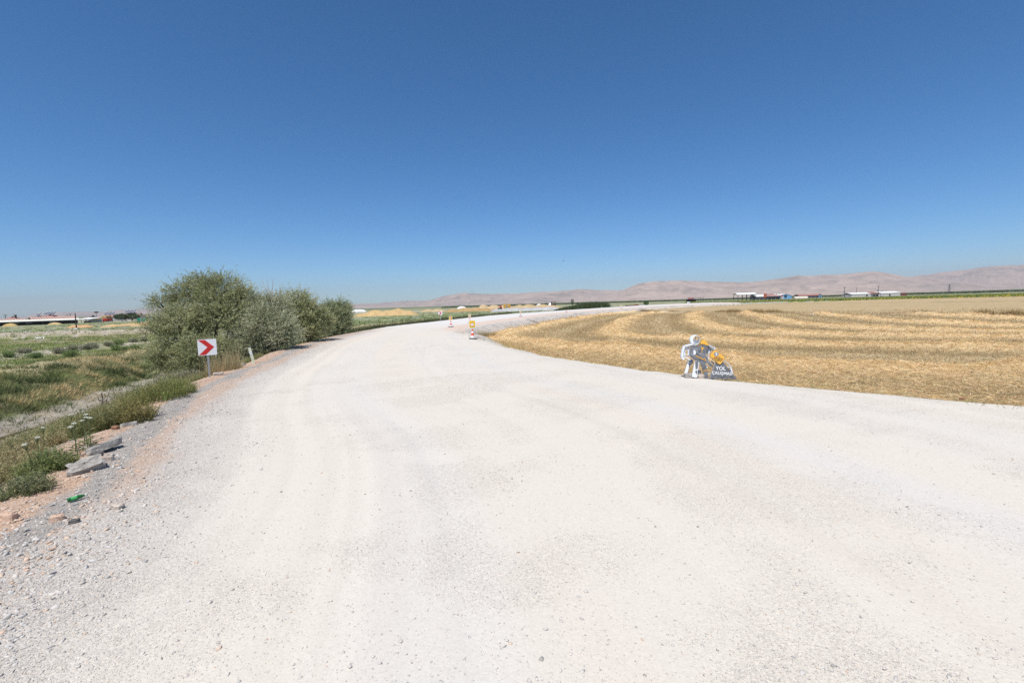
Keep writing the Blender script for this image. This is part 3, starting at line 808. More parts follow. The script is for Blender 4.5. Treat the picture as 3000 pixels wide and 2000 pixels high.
# meadow: short grass, sparser with distance
x, y = scatter_polar(46000, -62, -17, 30, 110)
dl, dr, s = dl_dr(x, y)
pn = fbm(x / 6, y / 2.5, 4, 101)
ok = (dl > 17) & (rng.uniform(size=len(x)) < .75 - .9 * sstep(.1, .5, pn))
x, y, dl, s, pn = x[ok], y[ok], dl[ok], s[ok], pn[ok]; z = surf(x, y); n = len(x); r = np.hypot(x, y)
gc = mixc(C(.13, .165, .05), C(.28, .25, .12), np.clip(sstep(-.3, .4, pn) + rng.normal(0, .2, n), 0, 1))
v, f, c = tuft_arrays(x, y, z, 5, rng.uniform(.08, .22, n), .1 + r * .003, .8, .02 + .0009 * r, gc)
tag(link('meadow_grass', np_mesh('meadow_grass', v, f, c), leaf_m), 'short patchy grass of the meadow beyond the ditch', 'grass', kind='stuff')

# scrub on the levee, round the farm and left of the far road
x, y = scatter_polar(30000, -56, 18, 76, 300)
dl, dr, s = dl_dr(x, y)
pn = fbm(x / 5, y / 5, 3, 181)
ok = (dl > 1.5) & (rng.uniform(size=len(x)) < .06 + .75 * sstep(-.05, .3, pn)) & ((y > 86) | (np.abs(y - 83) < 4)) 
ok &= ~((dl > 60) & (y > 120) & (x > -60) & (rng.uniform(size=len(x)) < .5))
x, y, dl = x[ok], y[ok], dl[ok]; z = surf(x, y); n = len(x); r = np.hypot(x, y)
gc = mixc(C(.10, .135, .045), C(.26, .27, .15), rng.uniform(size=n))
hh = rng.uniform(.14, .5, n) * np.where(dl < 40, 1.25, .8)
v, f, c = tuft_arrays(x, y, z, 5, hh, .12 + r * .0016, .8, .03 + .0011 * r, gc)
xs = rng.uniform(-150, -45, 1100); ys = rng.uniform(79.5, 88.5, 1100); zs = surf(xs, ys)
v2, f2, c2 = tuft_arrays(xs, ys, zs, 8, rng.uniform(.12, .32, 1100), np.full(1100, .22), .9, np.full(1100, .06), mixc(C(.08, .10, .04), C(.22, .20, .09), rng.uniform(size=1100)))
f = np.concatenate([f, f2 + len(v)]); v = np.concatenate([v, v2]); c = np.concatenate([c, c2])
tag(link('scrub', np_mesh('scrub', v, f, c), leaf_m), 'low green and grey scrub over the plain left of the far road', 'scrub', kind='stuff')

# low dark hedge of reeds along the left rim of the far road
ss = rng.uniform(s_at_y(48), s_at_y(125), 5200); dd = rng.uniform(1.8, 5.5, 5200)
ok = rng.uniform(size=len(ss)) < sstep(-.5, .0, fbm(ss / 3, dd / 2, 3, 191)) * (.25 + .75 * sstep(s_at_y(60), s_at_y(68), ss))
ss, dd = ss[ok], dd[ok]; x, y = along_left(ss, dd); z = surf(x, y); n = len(x)
hh = rng.uniform(.35, .70, n) + .36 * dd * .72
v, f, c = tuft_arrays(x, y, z, 12, hh, np.full(n, .45), .25, np.full(n, .07), mixc(C(.06, .085, .03), C(.15, .15, .06), rng.uniform(size=n)))
tag(link('reed_hedge', np_mesh('reed_hedge', v, f, c), leaf_d), 'low dark band of reeds in the ditch beside the bend of the road', 'reeds', kind='stuff')
# tall dark reed bed farther along the road
pR = []
for k in range(2600):
    u = rng.uniform(); px_ = lerp(1627, 1782, u); Yd = lerp(150, 196, u) + rng.uniform(0, 14)
    top = np.interp(px_, [1627, 1650, 1690, 1712, 1760, 1778, 1783], [905, 899, 891, 884, 883, 884, 892])
    q = Q(px_, top + rng.uniform(0, 5), Yd); pR.append((q[0], q[1], q[2]))
pR = np.array(pR); zg_ = surf(pR[:, 0], pR[:, 1]); hh = np.clip(pR[:, 2] - zg_, .5, 6)
v, f, c = tuft_arrays(pR[:, 0], pR[:, 1], zg_, 16, hh, np.full(len(hh), .6), .12, np.full(len(hh), .16), mixc(C(.045, .075, .025), C(.12, .15, .06), rng.uniform(size=len(hh))))
tag(link('reed_bed', np_mesh('reed_bed', v, f, c), leaf_d), 'tall dark green reed bed standing left of the far road', 'reeds', kind='stuff')
# crop strip and tree lines on the right hand plain
x, y = scatter_polar(26000, 18, 50, 318, 460)
ok = (x > .36 * y); x, y = x[ok], y[ok]; n = len(x)
gc = mixc(C(.075, .125, .03), C(.17, .19, .05), rng.uniform(size=n)); gc = np.where((rng.uniform(size=n) < .16 + .25 * sstep(0, .4, fbm(x / 30, y / 8, 3, 107)))[:, None], C(.40, .33, .05), gc)
v, f, c = tuft_arrays(x, y, np.full(n, -1.0), 4, rng.uniform(.5, 1.1, n), np.full(n, .9), .5, np.full(n, .45), gc)
tag(link('sunflower_crop', np_mesh('sunflower_crop', v, f, c), leaf_m), 'strip of green and yellow flowering crop in front of the far farms', 'crop', kind='stuff')
x, y = scatter_polar(9000, -8, 52, 760, 1150)
n = len(x)
v, f, c = tuft_arrays(x, y, np.full(n, -1.2), 4, rng.uniform(1.0, 3.2, n), np.full(n, 2.6), .5, np.full(n, 2.0), mixc(C(.07, .10, .045), C(.15, .17, .08), rng.uniform(size=n)))
tag(link('distant_orchard', np_mesh('distant_orchard', v, f, c), leaf_d), 'thin dark line of distant orchards at the foot of the hills', 'orchard', kind='stuff')
# rim of green weeds between the stubble and the crop
n = 2600; px_ = rng.uniform(2060, 3080, n); Yd = lerp(288, 268, (px_ - 2060) / 940) + rng.normal(0, 3, n)
X_ = np.array([Q(p, 870, Y_)[0] for p, Y_ in zip(px_, Yd)])
v, f, c = tuft_arrays(X_, Yd, np.full(n, -1.0), 6, rng.uniform(.2, .8, n), np.full(n, .8), .8, np.full(n, .25), mixc(C(.09, .13, .045), C(.25, .25, .14), rng.uniform(size=n)))
tag(link('field_edge_weeds', np_mesh('field_edge_weeds', v, f, c), leaf_m), 'grey green weeds along the far edge of the stubble field', 'weeds', kind='stuff')

# --- weeds on the embankment below the road's left edge
def feather(x, y, z, nb, h, spread, col, tip, leaf=.05, lw=.010, per=7):
    """branching feathery stems with small leaflets"""
    n = len(x); i = np.repeat(np.arange(n), nb); k = len(i)
    a = rng.uniform(0, 6.28, k); le = rng.uniform(.05, .75, k) * spread
    hh = h[i] * rng.uniform(.6, 1.05, k)
    vec = np.stack([np.cos(a) * le, np.sin(a) * le, np.ones(k)], 1) * hh[:, None]
    b = np.stack([x[i] + rng.normal(0, .05, k), y[i] + rng.normal(0, .05, k), z[i] - .03], 1)
    st = blade_arrays(b, vec, np.full(k, .010), jit(col[i] * .8, k))
    j = np.repeat(np.arange(k), per); m = len(j)
    t = rng.uniform(.25, 1.0, m)
    lb = b[j] + vec[j] * t[:, None]
    ld = rng.normal(0, 1, (m, 3)); ld[:, 2] = np.abs(ld[:, 2]) * .9 + .3; ld /= np.linalg.norm(ld, axis=1)[:, None]
    lc = mixc(jit(col[i][j], m, .2), jit(np.broadcast_to(tip, (m, 3)), m, .15), t * rng.uniform(0, 1, m))
    return st, blade_arrays(lb, ld * (leaf * rng.uniform(.6, 1.5, m))[:, None], np.full(m, lw), lc)
N_ = 3300
ss = rng.uniform(s_at_y(0.5), s_at_y(31), N_); dd = .72 + 6.8 * rng.uniform(size=N_) ** 1.1
x, y = along_left(ss, dd); pn = fbm(ss / 1.5, dd / 1.5, 3, 201); pg = fbm(ss / 3.5, dd / 2.5, 3, 202)
ok = rng.uniform(size=N_) < .30 + .9 * sstep(-.4, .1, pn)
ok &= ~((dd > 6.6) & (y < 24)) & (y > 1)
x, y, dd, pg, pn = x[ok], y[ok], dd[ok], pg[ok], pn[ok]; z = surf(x, y); n = len(x)
gc = mixc(C(.12, .135, .045), C(.24, .185, .10), np.clip(sstep(-.25, .35, pg) + rng.normal(0, .2, n), 0, 1))
dk_ = rng.uniform(size=n) < .45
v, f, c = join_arrays(list(feather(x, y, z, 14, rng.uniform(.22, .55, n) * np.clip(.42 + dd * .26, .4, 1.1), .9, gc, C(.25, .235, .12), .055, .014, 8)) +
    [tuft_arrays(x[dk_], y[dk_], z[dk_], 9, rng.uniform(.25, .6, dk_.sum()) * np.clip(.45 + dd[dk_] * .25, .4, 1.1), np.full(dk_.sum(), .2), .6, np.full(dk_.sum(), .011), np.broadcast_to(C(.30, .235, .12), (dk_.sum(), 3)))])
fx_, fy_ = along_left(rng.uniform(s_at_y(3), s_at_y(48), 700), rng.uniform(7.4, 12.0, 700)); fz_ = surf(fx_, fy_)
v2, f2, c2 = tuft_arrays(fx_, fy_, fz_, 8, rng.uniform(.08, .26, 700), np.full(700, .14), 1.0, np.full(700, .018), mixc(C(.10, .115, .045), C(.30, .25, .14), rng.uniform(size=700)))
f = f + [f2 + len(v)]; v = np.concatenate([v, v2]); c = np.concatenate([c, c2])
tag(link('embankment_weeds', np_mesh('embankment_weeds', v, f, c), leaf_m), 'tangle of green and browning weeds on the embankment beside the road', 'weeds', kind='stuff')
print('weeds', n)

def plant_named(name, label, cat, px_, py_, n, rad, h, col, tip, group=None, leaf=.05, per=9, lw=.011, hoff=.25, spread=.9, ymin=None):
    q = hit(px_, py_, hoff)
    root = thing(name, label, cat, (q[0], q[1], sz(q[0], q[1])), 0, group)
    a = rng.uniform(0, 6.28, n); r_ = np.sqrt(rng.uniform(size=n)) * rad
    x = q[0] + np.cos(a) * r_; y = q[1] + np.sin(a) * r_
    z = surf(x, y)
    gc = jit(np.broadcast_to(col, (n, 3)), n, .15)
    hh = h * (1.05 - .55 * (r_ / rad) ** 2)
    st, lf = feather(x, y, z, 14, hh, spread, gc, tip, leaf, lw, per)
    o = np.array(root.location)
    for nm, (v, f, c) in (('stems', st), ('leaves', lf)):
        link(nm, np_mesh(nm, v - o, f, c), leaf_m, root)
    return root
plant_named('weed_bush', 'bright green feathery bush at the road edge beyond the broken slabs', 'weed', 455, 1150, 60, .75, .75, C(.125, .145, .045), C(.25, .22, .08))
plant_named('weed_bush', 'yellow green feathery bush with a dark hollow base above the pale slab', 'weed', 385, 1205, 44, .5, .62, C(.14, .13, .045), C(.25, .20, .08))
plant_named('weed_bush', 'rounded olive green bush at the road edge left of the tilted slab', 'weed', 282, 1232, 44, .40, .60, C(.115, .125, .045), C(.21, .19, .09))
plant_named('weed_bush', 'fresh green low bush directly behind the large grey slab', 'weed', 128, 1338, 44, .34, .40, C(.105, .14, .045), C(.20, .20, .09))
plant_named('weed_bush', 'small bright green tuft at the road edge just left of the chevron sign', 'weed', 525, 1128, 30, .4, .55, C(.13, .155, .05), C(.23, .22, .09))
plant_named('weed_bush', 'grey green low plant spilling over the crest above the green bottle', 'weed', 70, 1392, 30, .28, .28, C(.115, .135, .06), C(.21, .20, .11))

# dry stalks with dark seed heads
q = hit(305, 1205, .1); root = thing('dry_thistle', 'dead thistle with dark seed heads standing above the roadside weeds', 'thistle', (q[0], q[1], sz(q[0], q[1])))
stm = MB()
sh_m = mat('seed_head', (.05, .038, .028), .95)
for k in range(22):
    a = rng.uniform(0, 6.28); le = rng.uniform(.0, .5); h = rng.uniform(.55, 1.0)
    tip = Vector((math.cos(a) * le * h, math.sin(a) * le * h, h))
    stm.tube([(rng.normal(0, .12), rng.normal(0, .12), 0), tip * .5 + Vector((rng.normal(0, .03), rng.normal(0, .03), 0)), tip], [.008, .006, .004], 5)
    MB().lathe([(.004, -.02), (.02, -.008), (.022, .008), (.006, .03)], 7, tip).build('seed_head', sh_m, root)
stm.build('stems', mat('dead_stem', (.16, .12, .07), .9), root)

# wild carrot: stem, leaves and a flat white head
carrot_spots = [((1230, 330), 'wild carrot with the highest white head, right beside the dead thistle'), ((1210, 475), 'wild carrot with the largest white head in the cluster below the dead thistle'), ((1270, 515), 'wild carrot with a tall white head nearest the olive green bush'),
    ((1080, 545), 'wild carrot with a flat white head left of the cluster below the thistle'), ((1120, 595), 'wild carrot with a small white head at the lower end of the cluster'), ((690, 460), 'wild carrot leaning over the pale ditch bed, apart from the cluster'),
    ((610, 630), 'wild carrot with a white head right at the end of the ditch water'), ((490, 770), 'wild carrot with a white head at the near bank of the ditch water'), ((485, 840), 'wild carrot with a round white head lowest of all, by the ditch water'),
    ((1330, 475), 'wild carrot with a small white head left of the bright green bush'), ((1310, 420), 'wild carrot with a thin flat head just under the dead thistle'), ((1070, 430), 'wild carrot with a thin white head at the upper left of the cluster')]
umb_m = mat('umbel', (.60, .60, .50), .8, var=.35, scale=60)
carrot = None
for (zx, zy), lab in carrot_spots:
    q = hit(zx / 5.11, 1130 + zy / 5.11, .55)
    g = sz(q[0], q[1])
    if carrot is None:
        root = thing('wild_carrot', lab, 'wild carrot', (0, 0, 0), 0, 'white flowered wild carrots on the embankment')
        st = MB(); st.tube([(0, 0, -.05), (.02, .01, .3), (0, 0, .62)], [.008, .007, .005], 6)
        for k in range(9):
            a = k * .7; st.tube([(0, 0, .50), (math.cos(a) * .03, math.sin(a) * .03, .57), (math.cos(a) * .055, math.sin(a) * .055, .615)], .003, 4)
        st.build('stem', mat('green_stem', (.13, .17, .06), .8), root)
        hd = MB()
        for k in range(26):
            a = rng.uniform(0, 6.28); r_ = .046 * math.sqrt(rng.uniform()); hd.lathe([(.003, -.004), (.010, 0), (.008, .006), (.002, .009)], 6, (math.cos(a) * r_, math.sin(a) * r_, .630 - r_ * r_ * 9 + rng.uniform(-.006, .006)))
        hd.build('flower_head', umb_m, root)
        n = 26; a = rng.uniform(0, 6.28, n); t = rng.uniform(.02, .28, n)
        v, f, c = leaf_arrays(np.stack([t * 0, t * 0, t], 1), np.stack([np.cos(a) * .16, np.sin(a) * .16, rng.uniform(0, .1, n)], 1), np.full(n, .02), jit(np.broadcast_to(C(.10, .115, .05), (n, 3)), n))
        link('leaves', np_mesh('leaves', v, f, c), leaf_m, root)
        carrot = root
    else:
        root = copy_tree(carrot); root['label'] = lab
    root.location = (q[0], q[1], g); sc = max(.5, (q[2] - g) / .625); root.scale = (sc, sc, sc); root.rotation_euler = (rng.normal(0, .1), rng.normal(0, .1), rng.uniform(0, 6))

# dry grass behind the chevron sign, and a paler stand left of it
def grass_clump(name, label, px_, py_, n, rx, h, col, tip, ry=None):
    q = hit(px_, py_, 0.0); x0, y0 = q[0], q[1]
    x = x0 + rng.normal(0, rx, n); y = y0 + rng.normal(0, ry or rx, n); z = surf(x, y)
    root = thing(name, label, 'dry grass', (x0, y0, sz(x0, y0))); o = np.array(root.location)
    v, f, c = tuft_arrays(x, y, z, 9, np.full(n, h) * rng.uniform(.5, 1.1, n), np.full(n, .12), .35, np.full(n, .014), jit(np.broadcast_to(col, (n, 3)), n, .2), tip)
    link('blades', np_mesh('blades', v - o, f, c), straw_m, root)
grass_clump('dry_grass_clump', 'tall straw coloured grass clump right of the chevron sign post', 655, 1088, 75, .38, 1.25, C(.30, .24, .12), C(.42, .35, .20))
grass_clump('dry_grass_clump', 'wide grey green stand of dry grass left of the chevron sign post', 545, 1112, 220, 1.1, .95, C(.19, .19, .11), C(.34, .30, .20), .7)
grass_clump('dry_grass_clump', 'dry brown grass tuft at the field corner behind the warning cone', 1425, 985, 90, .55, .8, C(.22, .17, .08), C(.36, .27, .13))
grass_clump('dry_grass_clump', 'grey green weed tuft on the far road slope, right of the sign cones', 1566, 944, 24, .5, .7, C(.14, .14, .08), C(.24, .21, .12))

# --- shrubs on the spoil bank
shr = [((25, 1046), 'green shrub at the left frame edge on the pale spoil bank'), ((71, 1035), 'grey shrub on the spoil bank, second from the left frame edge'), ((100, 1050), 'low green shrub between two pale dirt heaps on the spoil bank'), ((179, 1036), 'grey twiggy shrub in the middle of the spoil bank'),
       ((214, 1029), 'grey shrub just left of the long pale dirt heap'), ((206, 1046), 'bright green low shrub below the grey ones on the spoil bank'), ((252, 1023), 'brownish grey shrub on top of the long pale dirt heap'), ((276, 1017), 'small grey shrub near the top end of the long dirt heap'),
       ((319, 1014), 'dark grey shrub standing on the pale heap left of the willow'), ((348, 1010), 'large green grey shrub in the row left of the willow'), ((337, 1027), 'green shrub on the slope below the row of grey shrubs'), ((391, 1002), 'dry grey shrub on the crest close to the willow'), ((368, 1027), 'bright green shrub low on the bank toward the willow'), ((402, 1026), 'bright green shrub nearest the willow on the lower slope'), ((421, 999), 'tall dark shrub on the crest half against the willow')]
for i, ((px_, py_), lab) in enumerate(shr):
    gr = ('grey' in lab and 'green' not in lab) or 'dark' in lab
    q = hit(px_, py_, 0.0); n = 26
    x = q[0] + rng.normal(0, .19, n); y = q[1] + rng.normal(0, .19, n); z = surf(x, y)
    root = thing('shrub', lab, 'shrub', (q[0], q[1], sz(q[0], q[1])), 0, 'shrubs on the spoil bank'); o = np.array(root.location)
    colr = C(.155, .15, .10) if gr else C(.115, .145, .055)
    st, lf = feather(x, y, z, 12, np.full(n, rng.uniform(.38, .66)), .9, jit(np.broadcast_to(colr, (n, 3)), n), colr * 1.5, .08, .03, 7)
    for nm, (v, f, c) in (('stems', st), ('leaves', lf)): link(nm, np_mesh(nm, v - o, f, c), leaf_m, root)

# --- willows
def willow(name, label, base_px, Y, blobs, leaf_len, ns, tone, dead=()):
    bx, by = base_px
    q = Q(bx, by, Y); g = sz(q[0], q[1])
    root = thing(name, label, 'willow', (q[0], q[1], g), 0, 'willows along the ditch')
    o = np.array([q[0], q[1], g])
    tr = MB(); L, Fq, Cc = [], [], []; off = 0
    vols = [b[2] * b[3] for b in blobs]; tot = sum(vols)
    for b, vol in zip(blobs, vols):
        px_, py_, rx, rz, dep, dens = b
        c0 = Q(px_, py_, Y + dep) - o; k = (Y + dep) / F; RX, RZ = rx * k * .93, rz * k * .93; RY = .5 * (RX + RZ) * 1.05
        mid = c0 * .45 + np.array([rng.normal(0, .2), rng.normal(0, .2), 0])
        tr.tube([(rng.normal(0, .2), rng.normal(0, .2), -.2), mid, c0], [.10, .07, .03], 7)
        for _ in range(7):
            u = rng.normal(size=3); u /= np.linalg.norm(u); u[2] = abs(u[2])
            tr.tube([mid + (c0 - mid) * rng.uniform(.2, 1), c0 + u * np.array([RX, RY, RZ]) * .55, c0 + u * np.array([RX, RY, RZ]) * .95], [.03, .018, .006], 5)
        n = int(ns * vol / tot * dens)
        u = rng.normal(size=(n, 3)); u /= np.linalg.norm(u, axis=1)[:, None]
        az = np.arctan2(u[:, 1], u[:, 0]); sd_i = int(px_) % 97
        lump = 1.7 * fbm(az * 2.1 + 11, u[:, 2] * 3.0, 3, sd_i)
        rad = (.30 + .70 * rng.uniform(size=n) ** .55) * (1 + .38 * lump)
        gap = fbm(az * 3.4 + 3, u[:, 2] * 4.5 + rad * 2, 3, sd_i + 7)
        okk = rng.uniform(size=n) < .10 + 1.0 * sstep(-.28, .10, gap)
        u, rad, lump = u[okk], rad[okk], lump[okk]; n = len(u)
        p = c0 + u * rad[:, None] * np.array([RX, RY, RZ]) * .84
        d = u * np.array([1, 1, .7]) * .8 + np.array([0, 0, .55]) + rng.normal(0, .38, (n, 3)); d /= np.linalg.norm(d, axis=1)[:, None]
        ln = rng.uniform(.35, .85, n) * (Y / 27) ** .4 * np.where(rng.uniform(size=n) < .03, 1.7, 1)
        per = 18
        j = np.repeat(np.arange(n), per); m = len(j); t = rng.uniform(.1, 1.0, m)
        lb = p[j] + d[j] * (ln[j] * t)[:, None]; lb[:, 2] -= .16 * t * t
        ld = d[j] * .55 + rng.normal(0, .55, (m, 3)); ld[:, 2] -= .10; ld /= np.linalg.norm(ld, axis=1)[:, None]
        sl = leaf_len * rng.uniform(.6, 1.3, m)
        mixv = np.clip(.5 + .9 * lump[j] + rng.normal(0, .22, m), 0, 1)  # crown shade put into leaf colour: lobes paler, recesses darker
        lc = mixc(np.array(tone[0]), np.array(tone[1]), mixv)
        lc = np.where((rng.uniform(size=m) < .07)[:, None], C(.34, .35, .25), lc)
        v, f, c = leaf_arrays(lb, ld * sl[:, None], sl * .26, jit(lc, m, .16))
        L.append(v); Fq.append(f + off); Cc.append(c); off += len(v)
        v, f, c = blade_arrays(p, d * ln[:, None] * .9, np.full(n, .014), jit(np.broadcast_to(C(.13, .11, .07), (n, 3)), n)); L.append(v); Fq.append(f + off); Cc.append(c); off += len(v)
    tr.build('trunk', bark_m, root, True)
    link('crown', np_mesh('crown', np.concatenate(L), Fq, np.concatenate(Cc)), leaf_m, root)
    if dead:
        dm = MB()
        for pts in dead:
            dm.tube([Q(a_, b_, Y) - o for a_, b_ in pts], [.028, .018, .012, .007][:len(pts)], 5)
        dm.build('dead_branches', mat('dead_wood', (.42, .37, .31), .95), root)
    return root
OL = ((.12, .135, .055), (.285, .29, .15)); GY = ((.17, .185, .105), (.33, .335, .225)); DK = ((.11, .13, .062), (.22, .24, .13))
willow('willow', 'tallest broad willow behind the near chevron sign', (625, 1085), 29.3, [
    (645, 850, 78, 50, .8, 1), (545, 868, 58, 46, .9, .85), (478, 893, 46, 30, .5, .5), (530, 955, 74, 58, -.6, 1), (498, 1042, 60, 50, -1.3, 1), (640, 925, 76, 62, .1, 1), (590, 1035, 62, 60, -1.9, 1), (722, 884, 42, 44, 1.6, .7), (690, 908, 56, 54, 1.0, 1), (590, 832, 42, 28, 1.2, .7), (440, 962, 26, 40, -.2, .4), (660, 1045, 46, 50, -1.2, .9)], .092, 17500, OL)
willow('willow', 'pale grey green willow bush standing in front, right of the leaning white post', (785, 1045), 29.9, [
    (785, 955, 70, 66, 0, 1), (735, 1000, 55, 52, -.4, 1), (700, 1035, 48, 42, -1.0, 1), (828, 985, 46, 44, 0, 1), (800, 900, 56, 42, .8, .85), (752, 930, 50, 45, .5, 1)], .09, 9800, GY,
    dead=[[(800, 900), (792, 865), (786, 845), (783, 818)], [(800, 880), (797, 850), (800, 826), (796, 812)], [(792, 865), (778, 845), (770, 826), (763, 817)], [(806, 890), (818, 865), (821, 845), (818, 836)]])
willow('willow', 'olive green willow with bare twigs above it, third along the road', (885, 1000), 37.0, [
    (868, 893, 56, 40, 0, 1), (900, 928, 58, 46, 0, 1), (932, 945, 42, 40, .5, 1), (880, 968, 56, 38, -.5, 1), (845, 925, 45, 50, .5, 1), (905, 975, 40, 28, -.5, 1)], .105, 7600, OL,
    dead=[[(920, 915), (925, 890), (930, 872)], [(925, 900), (918, 880), (916, 868)], [(900, 890), (895, 878), (892, 866)]])
willow('willow', 'small dark willow standing alone at the far end of the row', (985, 985), 50.0, [
    (985, 930, 36, 40, 0, 1), (1002, 907, 24, 24, .4, .9), (968, 912, 22, 26, 0, .9), (978, 962, 36, 24, -.5, 1), (1006, 945, 22, 36, 0, 1)], .13, 4800, DK)

# ------------------------------------------------------------------ signs and road furniture
white_p = mat('white_paint', (.80, .80, .79), .45, var=.06, scale=9)
sign_w = mat('sign_white', (.82, .83, .84), .35, var=.04, scale=8)
red_p = mat('red_film', (.62, .035, .03), .4, var=.12, scale=7)
galv = mat('galvanised_steel', (.46, .47, .49), .45, metal=.75, var=.15, scale=14)
black_p = mat('black_film', (.018, .018, .02), .5)
yel_p = mat('yellow_film', (.82, .56, .03), .4, var=.08, scale=9)
cone_red = mat('cone_orange_red', (.78, .10, .045), .5, var=.12, scale=10)
cone_wh = mat('cone_white_band', (.82, .82, .86), .4, var=.06, scale=10)
rubber = mat('black_rubber', (.035, .034, .032), .85, var=.4, scale=18, bump=.4)
rock_m = mat('grey_rock', (.37, .345, .31), .95, var=.4, scale=9, bump=.9)
rock_pale = mat('pale_rock', (.55, .47, .40), .95, var=.25, scale=9, bump=.8)
rock_dark = mat('dark_rock', (.15, .14, .135), .95, var=.4, scale=9, bump=.9)

def rrect(w, h, r, n=5, cx=0, cz=0):
    pts = []
    for sx, sz_, a0 in ((1, 1, 0), (-1, 1, 90), (-1, -1, 180), (1, -1, 270)):
        for k in range(n + 1):
            a = math.radians(a0 + 90 * k / n)
            pts.append((cx + sx * (w / 2 - r) + r * math.cos(a), cz + sz_ * (h / 2 - r) + r * math.sin(a)))
    return pts
def facing(x, y):
    return -math.atan2(x, y)

def chevron_sign(label, px_, py_, size, post_h, group, lean=0.0):
    q = hit(px_, py_, 0.0)
    root = thing('chevron_sign', label, 'road sign', (q[0], q[1], sz(q[0], q[1]) - .02), facing(q[0], q[1]) * .9, group)
    root.rotation_euler[1] = lean
    zc = post_h + size / 2
    pm = MB()   # open channel post
    pm.span((-.03, .014, -.25), (.03, .020, zc + size * .3)); pm.span((-.03, .020, -.25), (-.025, .055, zc + size * .3)); pm.span((.025, .020, -.25), (.03, .055, zc + size * .3))
    pm.build('post', galv, root)
    MB().plate(rrect(size, size, size * .06, cz=zc), -.006, .010).build('sign_plate', sign_w, root)
    ch = MB(); s = size / 2 * .93
    # chevron pointing right, in two halves
    ch.plate([(-s, zc + s), (-.22 * s, zc + s), (.80 * s, zc), (.02 * s, zc)], -.0085, -.0062)
    ch.plate([(.02 * s, zc), (.80 * s, zc), (-.22 * s, zc - s), (-s, zc - s)], -.0085, -.0062)
    ch.build('chevron', red_p, root)
    bl = MB(); 
    for dz in (-.3, .3): bl.lathe([(.004, 0), (.010, 0), (.010, .004), (.004, .006)], 8, (.0, 0, 0))
    return root
chevron_sign('near red and white chevron sign on a steel post before the tall willow', 614, 1104, .60, .84, 'chevron signs')
chevron_sign('far small chevron sign on the left side of the bend', 1291, 941, .60, 1.0, 'chevron signs')

# leaning delineator posts
def delineator(label, px_, py_, h, lean, group='roadside marker posts'):
    q = hit(px_, py_, 0.0)
    root = thing('marker_post', label, 'marker post', (q[0], q[1], sz(q[0], q[1]) - .03), facing(q[0], q[1]), group)
    root.rotation_euler[1] = lean
    p = MB(); p.box((0, 0, h / 2 - .08), (.115, .07, h + .16)); p.build('post', mat('post_cream', (.72, .75, .56), .55, var=.14, scale=6), root)
    MB().box((0, -.0375, h * .70), (.100, .006, h * .22)).build('reflector_panel', mat('reflector_pale', (.76, .80, .80), .3, var=.05), root)
    MB().box((0, .0, h + .004), (.118, .074, .012)).build('cap', white_p, root)
    return root
delineator('pale marker post leaning left at the road edge before the willows', 744, 1064, .77, math.radians(-10.5))
delineator('white marker post at the far right road edge before the end of the reed bed', 1763, 909, 1.05, 0.0)
delineator('slanting white post by the green bush at the far end of the road', 1903, 893, 2.3, math.radians(5))

